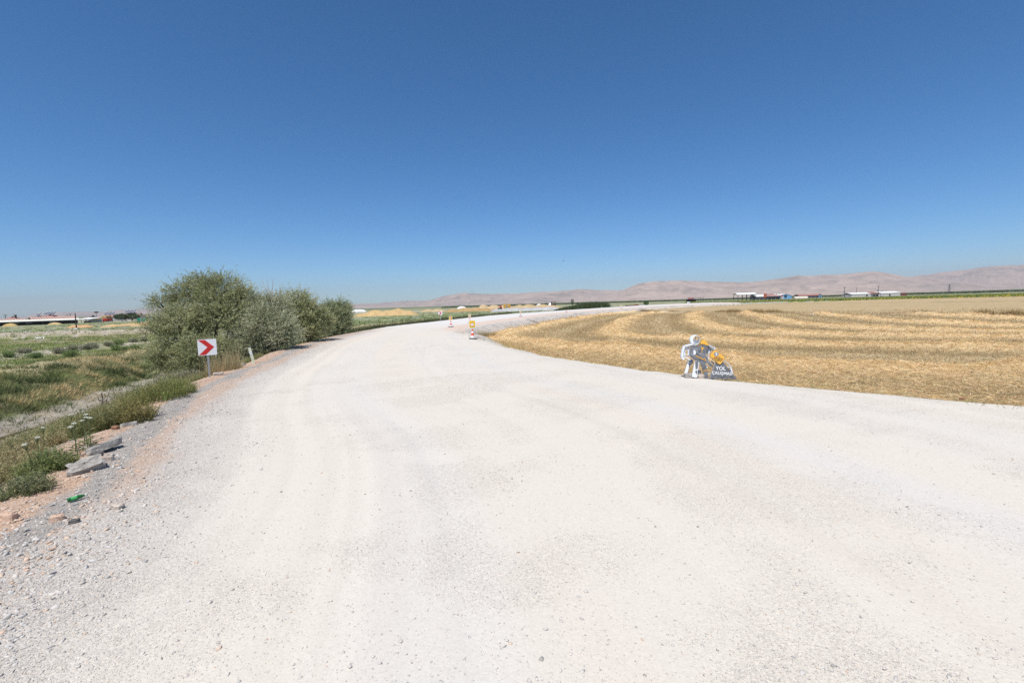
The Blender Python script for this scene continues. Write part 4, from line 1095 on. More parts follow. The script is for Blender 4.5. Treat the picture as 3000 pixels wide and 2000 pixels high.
# traffic cones carrying square warning plates
def cone_sign(label, px_, py_, h, plate, pw, ph, gap, group, lean=0.0, faded=False):
    q = hit(px_, py_, 0.0)
    root = thing('traffic_cone', label, 'traffic cone', (q[0], q[1], sz(q[0], q[1]) + .0), facing(q[0], q[1]), group)
    root.rotation_euler[1] = lean
    b = MB(); b.box((0, 0, .03), (.46, .46, .06), .2, .92); b.build('rubber_base', rubber, root)
    zs = [.055, h * .16, h * .36, h * .60, h * .78, h]
    R_ = lambda z: lerp(.155, .032, (z - .055) / (h - .055))
    names = [('base_skirt', cone_wh), ('white_band', cone_wh), ('red_band', cone_red), ('white_band', cone_wh), ('cone_tip', cone_red)]
    for i, (nm, m) in enumerate(names):
        z0, z1 = zs[i], zs[i + 1]; bump_ = .003 if 'white' in nm else 0
        MB().lathe([(R_(z0) + bump_, z0), (R_(z1) + bump_, z1)], 20).build(nm, m, root, False)
    bal = MB()
    for k in range(9):
        a = k * .72 + .3; r = rng.uniform(.17, .30); sz_ = rng.uniform(.05, .11)
        vs = ICO_V * np.array([sz_ * 1.3, sz_, sz_ * .7]) * (1 + rng.uniform(-.2, .2, (12, 1))) + np.array([math.cos(a) * r, math.sin(a) * r, .06])
        bal.add(vs, [tuple(f) for f in ICO_F])
    bal.build('ballast_stones', mat('ballast', (.30, .29, .27), .95, var=.6, scale=7, bump=.8), root)
    if plate:
        MB().tube([(0, .014, h - .15), (0, .014, h + gap + ph * .8)], .012, 8).build('stick', galv, root)
        zc = h + gap + ph / 2
        MB().plate(rrect(pw, ph, .03, cz=zc), -.006, .006).build('sign_plate', sign_w, root)
        ym = mat('yellow_faded', (.80, .62, .30), .5, var=.1) if faded else yel_p
        MB().plate(rrect(pw * .88, ph * .88, .015, cz=zc), -.0085, -.0062).build('yellow_field', ym, root)
        if plate == 'warning':
            a = pw * .40; zt = zc - ph * .22
            tri = lambda k: [(-a * k, zt + a * (1 - k) * .58), (a * k, zt + a * (1 - k) * .58), (0, zt + a * (1 - k) * .58 + a * k * 1.62)]
            MB().plate(tri(1), -.011, -.0087).build('warning_triangle', red_p, root)
            MB().plate(tri(.78), -.0135, -.0112).build('triangle_field', sign_w, root)
            e = MB(); e.plate([(-.007, zt + a * .55), (.007, zt + a * .55), (.014, zt + a * 1.12), (-.014, zt + a * 1.12)], -.016, -.0137); e.plate(rrect(.024, .024, .011, cz=zt + a * .36), -.016, -.0137); e.build('exclamation_mark', black_p, root)
            MB().plate(rrect(pw * .82, ph * .10, .004, cz=zc - ph * .36), -.011, -.0087).build('caption_strip', mat('olive_caption', (.52, .42, .02), .5), root)
        else:
            cz = zc + ph * .05; n = 28; r0 = pw * .30
            circ = lambda r: [(r * math.cos(2 * math.pi * k / n), cz + r * math.sin(2 * math.pi * k / n)) for k in range(n)]
            MB().plate(circ(r0), -.011, -.0087).build('red_ring', mat('ring_faded', (.62, .25, .20), .5) if faded else red_p, root)
            MB().plate(circ(r0 * .72), -.0135, -.0112).build('speed_field', sign_w, root)
            text_part('50', r0 * .95, mat('ink_grey', (.10, .10, .12), .5), root, (0, -.0148, cz), 'speed_number', 1, bold=.004)
    return root
CG = 'cones carrying yellow plates along the right edge of the bend'
cone_sign('traffic cone with a yellow exclamation warning plate at the field corner', 1385, 993, .72, 'warning', .47, .56, .06, CG)
cone_sign('traffic cone with a yellow speed limit plate at the inside of the bend', 1321, 958, .72, 'speed', .38, .44, .06, CG)
cone_sign('traffic cone with a faded plate half hidden behind the exclamation plate', 1376.5, 945.5, .70, 'speed', .36, .42, .08, CG, faded=True)
cone_sign('cone with a washed out cream plate alone on the far road edge', 1525, 927, .66, 'speed', .34, .48, .06, CG, faded=True)
cone_sign('bare small cone without a plate before the dark reed bed', 1659, 915, .70, None, 0, 0, 0, CG)
cone_sign('farthest cone with a pale plate, just right of the reed bed', 1820, 904, .62, 'speed', .42, .48, .05, CG, faded=True)

# ------------------------------------------------------------------ the road works figure
q = hit(2060, 1109, 0.0)
SC = 1417 / q[1]                          # picture pixels per metre there
gz = sz(q[0], q[1])
root = thing('road_works_sign', 'cut out worker with an orange cap holding a shield beside a dark roadworks board', 'road sign', (q[0], q[1], gz), 0.0)
root.rotation_euler = (math.radians(-6), math.radians(1.6), math.radians(-7))
def W(X, Y):                              # enlarged picture coordinates -> metres in the plane of the sign
    x = 1980 + X / 9.225 - 2060; z = 1109 - (960 + Y / 9.225)
    return (x / SC, z / SC)
def WP(*pts): return [W(*p) for p in pts]
grime = mat('scratched_charcoal', (.175, .18, .195), .6, var=.5, scale=5, bump=.15)
board_m = mat('charcoal_board', (.155, .16, .175), .6, var=.3, scale=9)
wht = mat('enamel_white', (.78, .80, .82), .4, var=.07, scale=5)
orange_p = mat('orange_enamel', (.86, .46, .07), .45, var=.06, scale=6)
skyw = mat('inner_white', (.68, .72, .80), .5, var=.06)
scuff = mat('scuff_white', (.62, .63, .65), .7, var=.2, scale=12)
f0, f1 = 0.0, .03
torso = MB()
torso.plate(WP((410, 485), (480, 470), (600, 478), (690, 478), (745, 545), (800, 560), (862, 560), (882, 620), (855, 690), (800, 682), (830, 770), (875, 850), (905, 905), (1005, 1025), (990, 1068), (905, 1015), (835, 945), (760, 1000), (690, 1000), (640, 945), (540, 885), (430, 812), (376, 745), (385, 600)), f0, f1)
torso.build('torso', grime, root)
hd = MB(); hd.plate(WP((684, 430), (760, 437), (800, 457), (868, 465), (858, 520), (830, 556), (785, 548), (735, 505), (705, 485), (690, 460)), f0 - .002, f1 + .002); hd.build('face', grime, root)
MB().plate(WP((678, 385), (690, 345), (730, 322), (782, 326), (820, 370), (850, 418), (886, 446), (872, 466), (800, 456), (760, 434), (700, 430), (672, 425)), f0 - .012, f1 + .004).build('orange_cap', orange_p, root)
MB().plate(WP((672, 482), (700, 518), (762, 545), (716, 580), (706, 640), (697, 640), (697, 560)), f0 - .008, f0 - .003).build('orange_collar', orange_p, root)
bt = MB()
for Xb, Yb in ((700, 662), (698, 690), (694, 720)): bt.plate([(W(Xb, Yb)[0] + .008 * math.cos(k), W(Xb, Yb)[1] + .008 * math.sin(k)) for k in np.arange(0, 6.28, .8)], f0 - .008, f0 - .003)
bt.build('buttons', orange_p, root)
MB().plate(WP((480, 600), (520, 598), (548, 640), (538, 715), (482, 728)), f0 - .006, f0 - .002).build('worn_patch', wht, root)
bl = MB(); bl.band(WP((540, 750), (772, 850)), .012, f0 - .008, f0 - .003); bl.band(WP((540, 772), (785, 868)), .010, f0 - .008, f0 - .003); bl.band(WP((770, 800), (815, 915)), .012, f0 - .014, f0 - .009)
bl.build('orange_belt', orange_p, root)
for p in (((800, 690), (860, 830), (880, 930)), ((420, 520), (470, 580), (560, 560), (660, 600)), ((560, 640), (640, 690), (720, 680), (770, 740)), ((410, 660), (440, 720), (520, 760)), ((560, 560), (600, 660), (690, 740)), ((600, 880), (660, 930), (720, 930))):
    MB().band(WP(*p), .006, f0 - .0045, f0 - .001).build('scratch', scuff, root)
lg = MB(); lg.plate(WP((690, 1000), (800, 985), (835, 1130), (882, 1358), (790, 1358), (735, 1165)), f0 + .001, f1 + .001); lg.build('leg', grime, root)
st = MB(); st.band(WP((736, 1158), (826, 1130)), .010, f0 - .006, f0 - .002); st.band(WP((740, 1176), (830, 1150)), .010, f0 - .006, f0 - .002); st.build('orange_leg_stripe', orange_p, root)
lg2 = MB(); lg2.plate(WP((530, 885), (560, 895), (640, 948), (622, 1050), (600, 1165), (578, 1330), (560, 1352), (450, 1335), (443, 1300), (470, 1170), (500, 1000)), f0 - .002, f1 - .002); lg2.build('leg', wht, root, label='leg worn down to white enamel')
dk = MB(); dk.plate(WP((528, 890), (600, 925), (615, 1000), (590, 1110), (540, 1130), (530, 1010)), f0 - .006, f0 - .003); dk.plate(WP((535, 1155), (590, 1155), (570, 1260), (532, 1210)), f0 - .006, f0 - .003); dk.build('paint_remains', grime, root)
# hollow sheet metal frame behind: head ring, shoulder frame, back legs
n = 30
ring = []
for k in range(n):
    a = 2 * math.pi * k / n; X, Y = 532 + 128 * math.cos(a), 315 + 137 * math.sin(a); X2, Y2 = 566 + 90 * math.cos(a), 312 + 108 * math.sin(a)
    ring.append((W(X, Y), W(X2, Y2)))
rm = MB(); vs, fs = [], []
for (o_, i_) in ring:
    vs += [(o_[0], .03, o_[1]), (o_[0], .17, o_[1]), (i_[0], .03, i_[1]), (i_[0], .17, i_[1])]
for k in range(n):
    a = 4 * k; b2 = 4 * ((k + 1) % n)
    fs += [(a, b2, b2 + 2, a + 2), (a + 1, a + 3, b2 + 3, b2 + 1), (a, a + 1, b2 + 1, b2), (a + 2, b2 + 2, b2 + 3, a + 3)]
rm.add(vs, fs); rm.build('head_ring', wht, root)
br = MB(); br.band(WP((482, 318), (648, 345)), .028, .05, .16); br.band(WP((566, 230), (566, 318)), .018, .08, .15); br.build('ring_braces', mat('painted_shade_grey', (.36, .36, .40), .6), root)  # grey puts the shade inside the white frame into the colour
MB().plate(WP((490, 320), (640, 350), (630, 395), (590, 405), (560, 420), (505, 385)), .120, .132).build('ring_back_plate', wht, root)
fr = MB(); fr.band(WP((250, 490), (480, 432), (560, 440)), .05, .03, .16); fr.band(WP((248, 488), (205, 640), (188, 800), (248, 860)), .055, .03, .16); fr.band(WP((232, 765), (410, 868)), .030, .03, .15); fr.band(WP((246, 538), (410, 495)), .02, .06, .15); fr.band(WP((230, 722), (385, 730)), .02, .06, .13)
fr.build('shoulder_frame', wht, root)
bp_ = MB(); bp_.band(WP((262, 545), (262, 760)), .055, .09, .10); bp_.band(WP((370, 520), (372, 780)), .048, .09, .10); bp_.band(WP((290, 575), (350, 570)), .06, .09, .101); bp_.build('back_panel', skyw, root)
lb = MB(); lb.plate(WP((340, 880), (400, 905), (385, 1000), (385, 1100), (345, 1250), (262, 1265), (300, 1120), (350, 960)), .12, .15); lb.build('back_leg', wht, root)
lb2 = MB(); lb2.plate(WP((410, 830), (520, 870), (500, 960), (395, 1080), (380, 950)), .16, .18); lb2.plate(WP((625, 1125), (720, 1160), (720, 1285), (650, 1275)), .16, .18); lb2.build('back_leg', mat('painted_shade_grey', (.36, .36, .40)), root, label='rear legs with shade painted in as dark grey')  # rear legs coloured grey to paint in their shade
rf = MB(); rf.band(WP((872, 445), (1058, 525)), .020, .04, .15); rf.band(WP((1060, 525), (1042, 582)), .03, .04, .15); rf.band(WP((862, 470), (1035, 575)), .018, .04, .15); rf.build('shoulder_frame', wht, root)
MB().plate(WP((860, 505), (880, 500), (985, 590), (905, 700), (870, 668), (885, 610)), .08, .09).build('back_panel', skyw, root)
MB().band(WP((868, 492), (1010, 592)), .045, .035, .075).build('arm', grime, root)
vb = MB(); vb.band(WP((838, 690), (900, 750), (888, 860)), .018, .05, .13); vb.band(WP((855, 1000), (850, 1075)), .022, .05, .13); vb.build('hip_braces', wht, root)
# shield and board
def rounded(poly, r, n=5):
    out = []
    m = len(poly)
    for i in range(m):
        p0, p1, p2 = (np.array(poly[(i + d) % m], float) for d in (-1, 0, 1))
        u = (p0 - p1) / np.linalg.norm(p0 - p1); v = (p2 - p1) / np.linalg.norm(p2 - p1)
        a = p1 + u * r; b = p1 + v * r
        for k in range(n + 1):
            t = k / n; out.append(tuple((1 - t) ** 2 * a + 2 * t * (1 - t) * p1 + t * t * b))
    return out
dia = WP((1030, 572), (1302, 790), (1165, 1000), (885, 742))
cxd = np.mean(dia, axis=0)
dia_o = [tuple(cxd + (np.array(p) - cxd) * 1.05) for p in dia]
MB().plate(rounded(dia_o, .085), -.050, -.030).build('shield_border', board_m, root)
MB().plate(rounded(dia, .08), -.054, -.0505).build('shield', orange_p, root)
em = MB(); c0 = np.array(W(1068, 695))
pts = []
for k in range(36):
    a = 2 * math.pi * k / 36; r = (.080 if k % 2 else .062) * (1 if math.sin(a) < .75 else .8); pts.append((c0[0] + r * math.cos(a), c0[1] + r * math.sin(a)))
em.plate(pts, -.0575, -.0543); em.build('emblem_wreath', mat('emblem_grey', (.32, .32, .35), .5, var=.5, scale=30), root)
em2 = MB(); em2.plate([(c0[0] - .036, c0[1] + .040), (c0[0], c0[1] + .030), (c0[0] + .036, c0[1] + .040), (c0[0] + .016, c0[1] + .004), (c0[0] + .014, c0[1] - .040), (c0[0], c0[1] - .054), (c0[0] - .014, c0[1] - .040), (c0[0] - .016, c0[1] + .004)], -.061, -.0578); em2.build('emblem_heart', mat('emblem_white', (.72, .72, .74), .4), root)
ink = mat('shield_ink', (.16, .10, .07), .6)
def wtext(body, X, Y, size, m, nm, y, sq=1.0, bold=0.0, rot=.04):
    x, z = W(X, Y); return text_part(body, size, m, root, (x, y, z), nm, sq, rot, bold)
wtext('KONYA', 1095, 790, .052, ink, 'lettering', -.0565, 1.0, .0015)
wtext('B\u00dcY\u00dcK\u015eEH\u0130R', 1098, 838, .060, ink, 'lettering', -.0565, .85, .0015)
wtext('BELED\u0130YES\u0130', 1118, 884, .036, ink, 'lettering', -.0565, 1.0, .0008)
MB().plate(WP((1050, 930), (1245, 905), (1625, 1378), (888, 1372)), -.028, -.004).build('board', board_m, root)
ed = MB(); ed.band(WP((1050, 938), (905, 1372)), .006, -.031, -.0285); ed.band(WP((1185, 985), (1215, 1070)), .006, -.031, -.0285); ed.build('board_edge', scuff, root)
wtext('YOL', 1188, 1092, .150, white_p, 'lettering', -.032, 1.0, .0035)
wtext('\u00c7ALI\u015eMASI', 1226, 1222, .128, white_p, 'lettering', -.032, .95, .0028)
pr = MB(); pr.band(WP((1280, 872), (1400, 950), (1482, 1042)), .014, .05, .12); pr.band(WP((1340, 1056), (1482, 1048)), .016, .05, .12); pr.plate(WP((1450, 1065), (1495, 1060), (1545, 1275), (1500, 1215)), .05, .11); pr.plate(WP((1245, 935), (1262, 940), (1285, 980), (1262, 980)), .03, .06); pr.build('prop_frame', wht, root)
MB().plate(WP((965, 880), (1040, 945), (1015, 985), (950, 910)), .03, .06).build('prop_foot', mat('painted_shade_grey', (.36, .36, .40)), root)  # same painted shade grey as the rear legs
MB().band(WP((905, 1250), (960, 1225)), .018, .10, .14).build('prop_bar', wht, root)

# ------------------------------------------------------------------ rocks, bottle, litter
def rock(name, label, px_, py_, dims, m, rz=0.0, tilt=(0, 0), sink=.25, jag=.16, group=None, rows=9):
    q = hit(px_, py_, 0.0)
    vs, fs = [], []
    nu, nv = 12, 7
    for i in range(nv + 1):
        ph = math.pi * i / nv
        for k in range(nu):
            th = 2 * math.pi * k / nu
            p = np.array([math.sin(ph) * math.cos(th), math.sin(ph) * math.sin(th), math.cos(ph)])
            p = np.sign(p) * np.abs(p) ** .42                 # boxier than a ball
            p *= 1 + rng.uniform(-jag, jag); p[2] *= 1 + .5 * rng.uniform(-jag, jag)
            vs.append(tuple(p * np.array(dims) / 2))
    for i in range(nv):
        for k in range(nu):
            fs.append((i * nu + k, (i + 1) * nu + k, (i + 1) * nu + (k + 1) % nu, i * nu + (k + 1) % nu))
    me = bpy.data.meshes.new(name); me.from_pydata(vs, [], fs); me.update()
    o = link(name, me, m)
    o.location = (q[0], q[1], sz(q[0], q[1]) + dims[2] * (.5 - sink)); o.rotation_euler = (tilt[0], tilt[1], rz)
    return tag(o, label, 'rock', group)
rock('stone_slab', 'large broken grey slab with a dark rough face above the green bottle', 255, 1378, (.46, .31, .26), rock_m, .75, (.34, -.18), .42, .15)
rock('stone_slab', 'long tilted grey slab casting a dark shadow at the road edge', 305, 1322, (.54, .19, .14), rock_m, 1.0, (-.25, -.22), -.12, .13)
rock('stone_slab', 'flat pale slab on the orange crest left of the tilted slab', 264, 1312, (.26, .16, .05), rock_pale, .8, (0, 0), .2, .06)
rock('stone_slab', 'pale slab standing on edge at the crest near the bright green bush', 512, 1154, (.62, .30, .14), rock_m, .9, (.5, -.25), .15, .07)
rock('rock', 'small dark rock beside the upper end of the large broken slab', 285, 1336, (.16, .12, .10), rock_dark, .3)
rock('rock', 'pinkish pointed rock right of the large broken slab', 318, 1347, (.14, .10, .12), rock_pale, .4)
rock('rock', 'pale rock half under the weeds at the lower left crest', 122, 1378, (.30, .18, .14), rock_pale, .7)
rock('rock', 'oval grey stone on the shoulder above the tilted slab', 380, 1247, (.30, .14, .10), rock_m, .9)
rock('rock', 'brown clod at the crest beside the oval grey stone', 338, 1256, (.13, .10, .09), mat('clay_clod', (.33, .18, .11), .95, var=.3, bump=.8), .2)
rock('rock', 'flat white stone among the crest pebbles beyond the oval stone', 378, 1218, (.16, .10, .06), rock_pale, .2)
rock('rock', 'cream stone on the grey gravel below the green bottle', 345, 1490, (.13, .09, .08), rock_pale, 0)
rock('rock', 'peach coloured stone below and left of the cream one', 168, 1525, (.13, .10, .09), mat('peach_rock', (.60, .42, .31), .95, var=.2, bump=.7), .6)
rock('rock', 'large peach stone at the left frame edge under the bottle', 25, 1522, (.17, .13, .11), mat('peach_rock', (.60, .42, .31)), .1)
rock('rock', 'dark angular stone beside the peach coloured stone', 218, 1532, (.10, .06, .06), rock_dark, .5)
rock('rock', 'grey pale stone with a brown hollow at the crest behind the marker post', 697, 1075, (.66, .34, .20), rock_m, .7, (0, 0), .25, .12)
rock('rock', 'pale dusty stone at the crest next to the chevron post', 640, 1098, (.34, .2, .12), rock_pale, .7)
rock('rock', 'dark weighting rock under the left leg of the worker sign', 2017, 1106, (.30, .20, .17), rock_m, .0, (0, 0), .15, .10)
rock('rock', 'pinkish weighting rock between the feet of the worker sign', 2053, 1108, (.23, .17, .14), rock_pale, .3, (0, 0), .15, .10)

# green glass bottle on its side
q = hit(228, 1467, 0.0)
gl, nt, b = new_mat('green_glass'); b.inputs['Base Color'].default_value = (.03, .22, .05, 1); b.inputs['Roughness'].default_value = .08; b.inputs['Specular IOR Level'].default_value = .6; b.inputs['Transmission Weight'].default_value = .5
root = thing('bottle', 'green glass bottle lying on the grey gravel shoulder', 'bottle', (q[0], q[1], sz(q[0], q[1]) + .045), 0)
d0 = P(212, 1472, 0); d1 = P(254, 1460, 0); ang = math.atan2(d1[1] - d0[1], d1[0] - d0[0])
root.rotation_euler = (0, math.radians(88), ang); root.scale = (.84, .84, .84)
MB().lathe([(.0, -.12), (.027, -.12), (.031, -.112), (.031, .015), (.027, .045), (.016, .075), (.0135, .105), (.0135, .12)], 20).build('body', gl, root, True)
MB().lathe([(.0315, -.085), (.0317, -.01)], 20).build('label_band', mat('bottle_label', (.10, .42, .14), .5, var=.2, scale=30), root)
MB().lathe([(.0150, .085), (.0150, .112)], 16).build('neck_foil', mat('foil_white', (.75, .76, .72), .4), root)
MB().lathe([(.014, .112), (.0150, .114), (.0150, .122), (.010, .124)], 16).build('lip', gl, root)
# crumpled litter
def litter(label, px_, py_, m, s):
    q = hit(px_, py_, .02); n = 7
    g = np.array([[(i / (n - 1) - .5) * s, (k / (n - 1) - .5) * s * .7, rng.uniform(0, s * .35)] for i in range(n) for k in range(n)])
    f = np.array([(i * n + k, (i + 1) * n + k, (i + 1) * n + k + 1, i * n + k + 1) for i in range(n - 1) for k in range(n - 1)])
    o = link('wrapper', np_mesh('wrapper', g, f), m); o.location = (q[0], q[1], q[2] + .01)
    tag(o, label, 'litter')
litter('crumpled dark red wrapper at the near edge of the stubble field', 2818, 1170, mat('wrapper_red', (.30, .02, .04), .5), .10)
litter('scrap of white paper lying far out in the straw', 2379, 922, white_p, .5)
litter('white scrap lying alone in the left meadow', 117, 992, white_p, .9)

# birds in the sky
bm_ = mat('dark_feathers', (.03, .028, .03), .8)
for (px_, py_, Yd), lab in (((1651, 765, 120), 'tiny dark bird high above the middle of the road'), ((1383, 853, 150), 'tiny dark bird just above the hill crest')):
    q = Q(px_, py_, Yd); root = thing('bird', lab, 'bird', tuple(q), .8)
    bd = MB(); bd.tube([(-.20, 0, 0), (-.10, 0, .01), (.05, 0, .02), (.16, 0, .03), (.22, 0, .02)], [.01, .05, .06, .035, .008], 8); bd.build('body', bm_, root, True)
    for s_ in (-1, 1):
        MB().add([(-.06, s_ * .03, .03), (.08, s_ * .03, .03), (.05, s_ * .28, .13), (-.10, s_ * .26, .12), (-.06, s_ * .52, .10), (.0, s_ * .50, .10)], [(0, 1, 2, 3), (3, 2, 5, 4)]).build('wing', bm_, root)

# ------------------------------------------------------------------ mounds
sand_m = col_mat('loose_sand', ((.6, .12), (4, .2)), ((3, .5, .15),))
def mound(name, label, cat, base_py, humps, color, depth=None, rough=.12, group=None, Y=None, flat=1.0):
    """humps: (picture column, picture row of the top, half width in picture columns)"""
    pxs = [h[0] - h[2] for h in humps] + [h[0] + h[2] for h in humps]
    p0, p1 = min(pxs), max(pxs)
    if Y is None: Y = P((p0 + p1) / 2, base_py, -1.0)[1]
    k = Y / F; Lx = (p1 - p0) * k; D = depth or max(4, min(Lx * .5, 18)); g = -1.05
    x0 = Q(p0, base_py, Y)[0]; Yc = Y + D / 2
    nx, ny = max(24, int((p1 - p0) * 1.2)), 14
    U, V = np.meshgrid(np.linspace(0, 1, nx), np.linspace(-1, 1, ny))
    X = x0 + U * Lx * (Yc / Y); Yy = Yc + V * D / 2
    Z = np.zeros(U.shape); PXc = p0 + U * (p1 - p0)
    for hx, hy, hw in humps:
        top = Q(hx, hy, Yc)[2] - g
        d = np.sqrt(((PXc - hx) / hw) ** 2 + (V * .98) ** 2)
        Z = np.maximum(Z, top * np.clip(1 - d ** 1.7, 0, 1) ** (flat * .9))
    Z = Z * (1 + rough * fbm(X / (1.2 + k * 3), Yy / 3, 3, int(p0)))
    v = np.stack([X, Yy, g + Z], -1).reshape(-1, 3)
    c = jit(np.broadcast_to(np.array(color), (len(v), 3)), len(v), .05) * (1 + .16 * fbm(X / 3, Yy / 3, 3, int(p1)).reshape(-1, 1))
    o = np.array([x0 + Lx / 2, Yc, g])
    ob = link(name, np_mesh(name, v - o, grid_faces(np.ones(U.shape, bool)), np.clip(c, 0, 1), True), sand_m)
    ob.location = o
    return tag(ob, label, cat, group)
ORG = (.48, .29, .15); YEL = (.49, .37, .19); YL2 = (.48, .34, .18); WHT = (.74, .73, .71); GRY = (.50, .49, .48); PNK = (.50, .36, .27); HAY = (.42, .31, .13)
GP = 'heaps of grain and soil in front of the farm'
mound('straw_heap', 'brown straw heap at the left end of the long dark shed', 'straw heap', 957, [(16, 947, 20)], HAY, group=GP, flat=.7)
mound('grain_heap', 'yellow rounded heap in front of the middle of the dark shed', 'heap', 951, [(149, 944.5, 19)], YEL, group=GP, flat=.75)
mound('grain_heap', 'pair of orange heaps behind the dark pole', 'heap', 961, [(203, 952, 25), (230, 951.5, 28)], ORG, group=GP)
mound('grain_heap', 'long orange heap with five humps before the green container', 'heap', 957, [(293, 950.5, 20), (325, 950, 30), (352, 947, 35), (395, 942.5, 45), (432, 944, 24)], YL2, group=GP)
mound('soil_heap', 'dark flat soil heap lying before the long orange heap', 'heap', 957.5, [(357, 954.5, 16)], (.20, .16, .11), group=GP, depth=4)
GC = 'stockpiles beside the bend'
mound('sand_heap', 'long yellow sand heap right behind the last willow', 'heap', 926, [(1050, 918, 30), (1085, 909, 42), (1120, 910, 40), (1150, 904, 38), (1175, 909, 36)], (.50, .35, .17), group=GC)
mound('white_heap', 'white flat topped heap behind the long yellow sand heap', 'heap', 914, [(1040, 907, 12), (1050, 906.5, 14), (1058, 907, 12)], WHT, group=GC, rough=.03, flat=.6)
mound('sand_heap', 'small tan ridge behind the far chevron sign', 'heap', 913, [(1250, 906, 25), (1280, 905, 24)], (.47, .35, .20), group=GC)
mound('soil_heap', 'brownish yellow long heap behind the warning cones', 'heap', 913, [(1325, 904, 28), (1355, 902, 34), (1385, 901.5, 36), (1415, 903, 30)], (.40, .27, .13), group=GC, rough=.25)
mound('white_heap', 'bright white heap rising behind the brownish yellow heap', 'heap', 904, [(1352, 897, 14)], WHT, group=GC, rough=.05, flat=.6)
mound('sand_heap', 'farthest low tan heap above the brownish yellow one', 'heap', 901, [(1415, 892.5, 22), (1445, 893, 28), (1470, 894, 18)], (.48, .36, .21), group=GC, Y=330)
mound('soil_heap', 'pinkish soil heap at the foot of the yellow container', 'heap', 906, [(1478, 898, 22), (1500, 897, 24), (1462, 900, 14)], PNK, group=GC)
mound('gravel_heap', 'row of grey gravel heaps left of the reed bed', 'heap', 911, [(1458, 905, 26), (1485, 902.5, 30), (1510, 901.5, 30), (1540, 901, 32), (1572, 900, 32), (1602, 899, 30), (1622, 900, 20)], (.42, .42, .42), group=GC)
mound('sand_heap', 'broad tan ridge behind the grey gravel heaps', 'heap', 901, [(1520, 893, 26), (1550, 891, 34), (1590, 891.5, 34), (1618, 894, 30)], (.45, .34, .19), group=GC, Y=300)
mound('white_heap', 'small white dome on the broad tan ridge', 'heap', 894.5, [(1580, 889.5, 11)], WHT, group=GC, rough=.03, flat=.55, Y=320)
mound('white_heap', 'white slanting heap left of the two storey hut', 'heap', 893, [(1613, 886.5, 8)], WHT, group=GC, rough=.03, flat=.6, Y=330)

# ------------------------------------------------------------------ buildings
red_roof = mat('red_roof_tiles', (.38, .185, .145), .8, var=.3, scale=3)
pink_roof = mat('pale_red_tiles', (.50, .25, .18), .8, var=.25, scale=3)
brown_roof = mat('brown_roof', (.27, .19, .16), .8, var=.25, scale=3)
rust_roof = mat('rusty_corrugated', (.38, .19, .14), .75, var=.55, scale=1.2)
white_roof = mat('white_sheet_roof', (.78, .77, .73), .5, var=.05, scale=1)
plaster = mat('plaster_grey', (.50, .48, .45), .9, var=.15, scale=1)
plaster_w = mat('plaster_white', (.72, .71, .68), .9, var=.1, scale=1)
bluish = mat('plaster_pale_blue', (.48, .60, .66), .9, var=.1, scale=1)
dark_in = mat('dark_boards_and_shade', (.028, .027, .026), .9, var=.4, scale=2)  # boards, and the unlit inside of open fronts painted near black
steel_d = mat('dark_steel', (.06, .065, .075), .6, var=.2, scale=2)
steel_l = mat('grey_steel', (.34, .35, .36), .5, metal=.4)
glass_d = mat('window_dark', (.03, .04, .05), .2)
blue_w = mat('sky_blue_wall', (.16, .37, .60), .7, var=.12, scale=1)
heater = mat('heater_panel', (.20, .22, .26), .3, metal=.3)
tank_w = mat('tank_white', (.46, .46, .46), .5)
wood_d = mat('creosoted_wood', (.055, .042, .033), .9, var=.3, scale=4)
conc = mat('concrete', (.50, .49, .46), .9, var=.2, scale=3, bump=.3)
FG = 'farm buildings behind the left meadow'; RG = 'farm buildings across the right hand field'

class Bld:
    """a building placed so that its front spans two picture columns at a depth"""
    def __init__(s, name, label, cat, p0, p1, Y, base_py, group, g=None, rz=0):
        s.Y = Y; s.k = Y / F
        a = Q(p0, base_py, Y); b = Q(p1, base_py, Y)
        s.x0, s.x1 = a[0], b[0]; s.cx = (a[0] + b[0]) / 2; s.g = -1.0 if g is None else g
        s.w = (b[0] - a[0]); s.p0, s.p1 = p0, p1
        s.root = thing(name, label, cat, (s.cx, Y, s.g), rz, group)
    def h(s, px_, py_): return float(Q(px_, py_, s.Y)[2] - s.g)
    def X(s, px_): return float(Q(px_, 890, s.Y)[0] - s.cx)
    def part(s, name, mb, m, **k): return mb.build(name, m, s.root, **k)
def gable_x(mb, x0, x1, y0, y1, e, r, t=.12, over=.3):
    """roof with its ridge along x, as two slabs"""
    ym = (y0 + y1) / 2
    for ya in (y0 - over, y1 + over):
        mb.add([(x0 - over, ya, e), (x1 + over, ya, e), (x1 + over, ym, r), (x0 - over, ym, r), (x0 - over, ya, e + t), (x1 + over, ya, e + t), (x1 + over, ym, r + t), (x0 - over, ym, r + t)],
               [(0, 1, 2, 3), (7, 6, 5, 4), (0, 4, 5, 1), (1, 5, 6, 2), (2, 6, 7, 3), (3, 7, 4, 0)])
    return mb
def gable_y(mb, x0, x1, y0, y1, e, r, t=.12, over=.3):
    xm = (x0 + x1) / 2
    for xa in (x0 - over, x1 + over):
        mb.add([(xa, y0 - over, e), (xa, y1 + over, e), (xm, y1 + over, r), (xm, y0 - over, r), (xa, y0 - over, e + t), (xa, y1 + over, e + t), (xm, y1 + over, r + t), (xm, y0 - over, r + t)],
               [(0, 1, 2, 3), (7, 6, 5, 4), (0, 4, 5, 1), (1, 5, 6, 2), (2, 6, 7, 3), (3, 7, 4, 0)])
    return mb
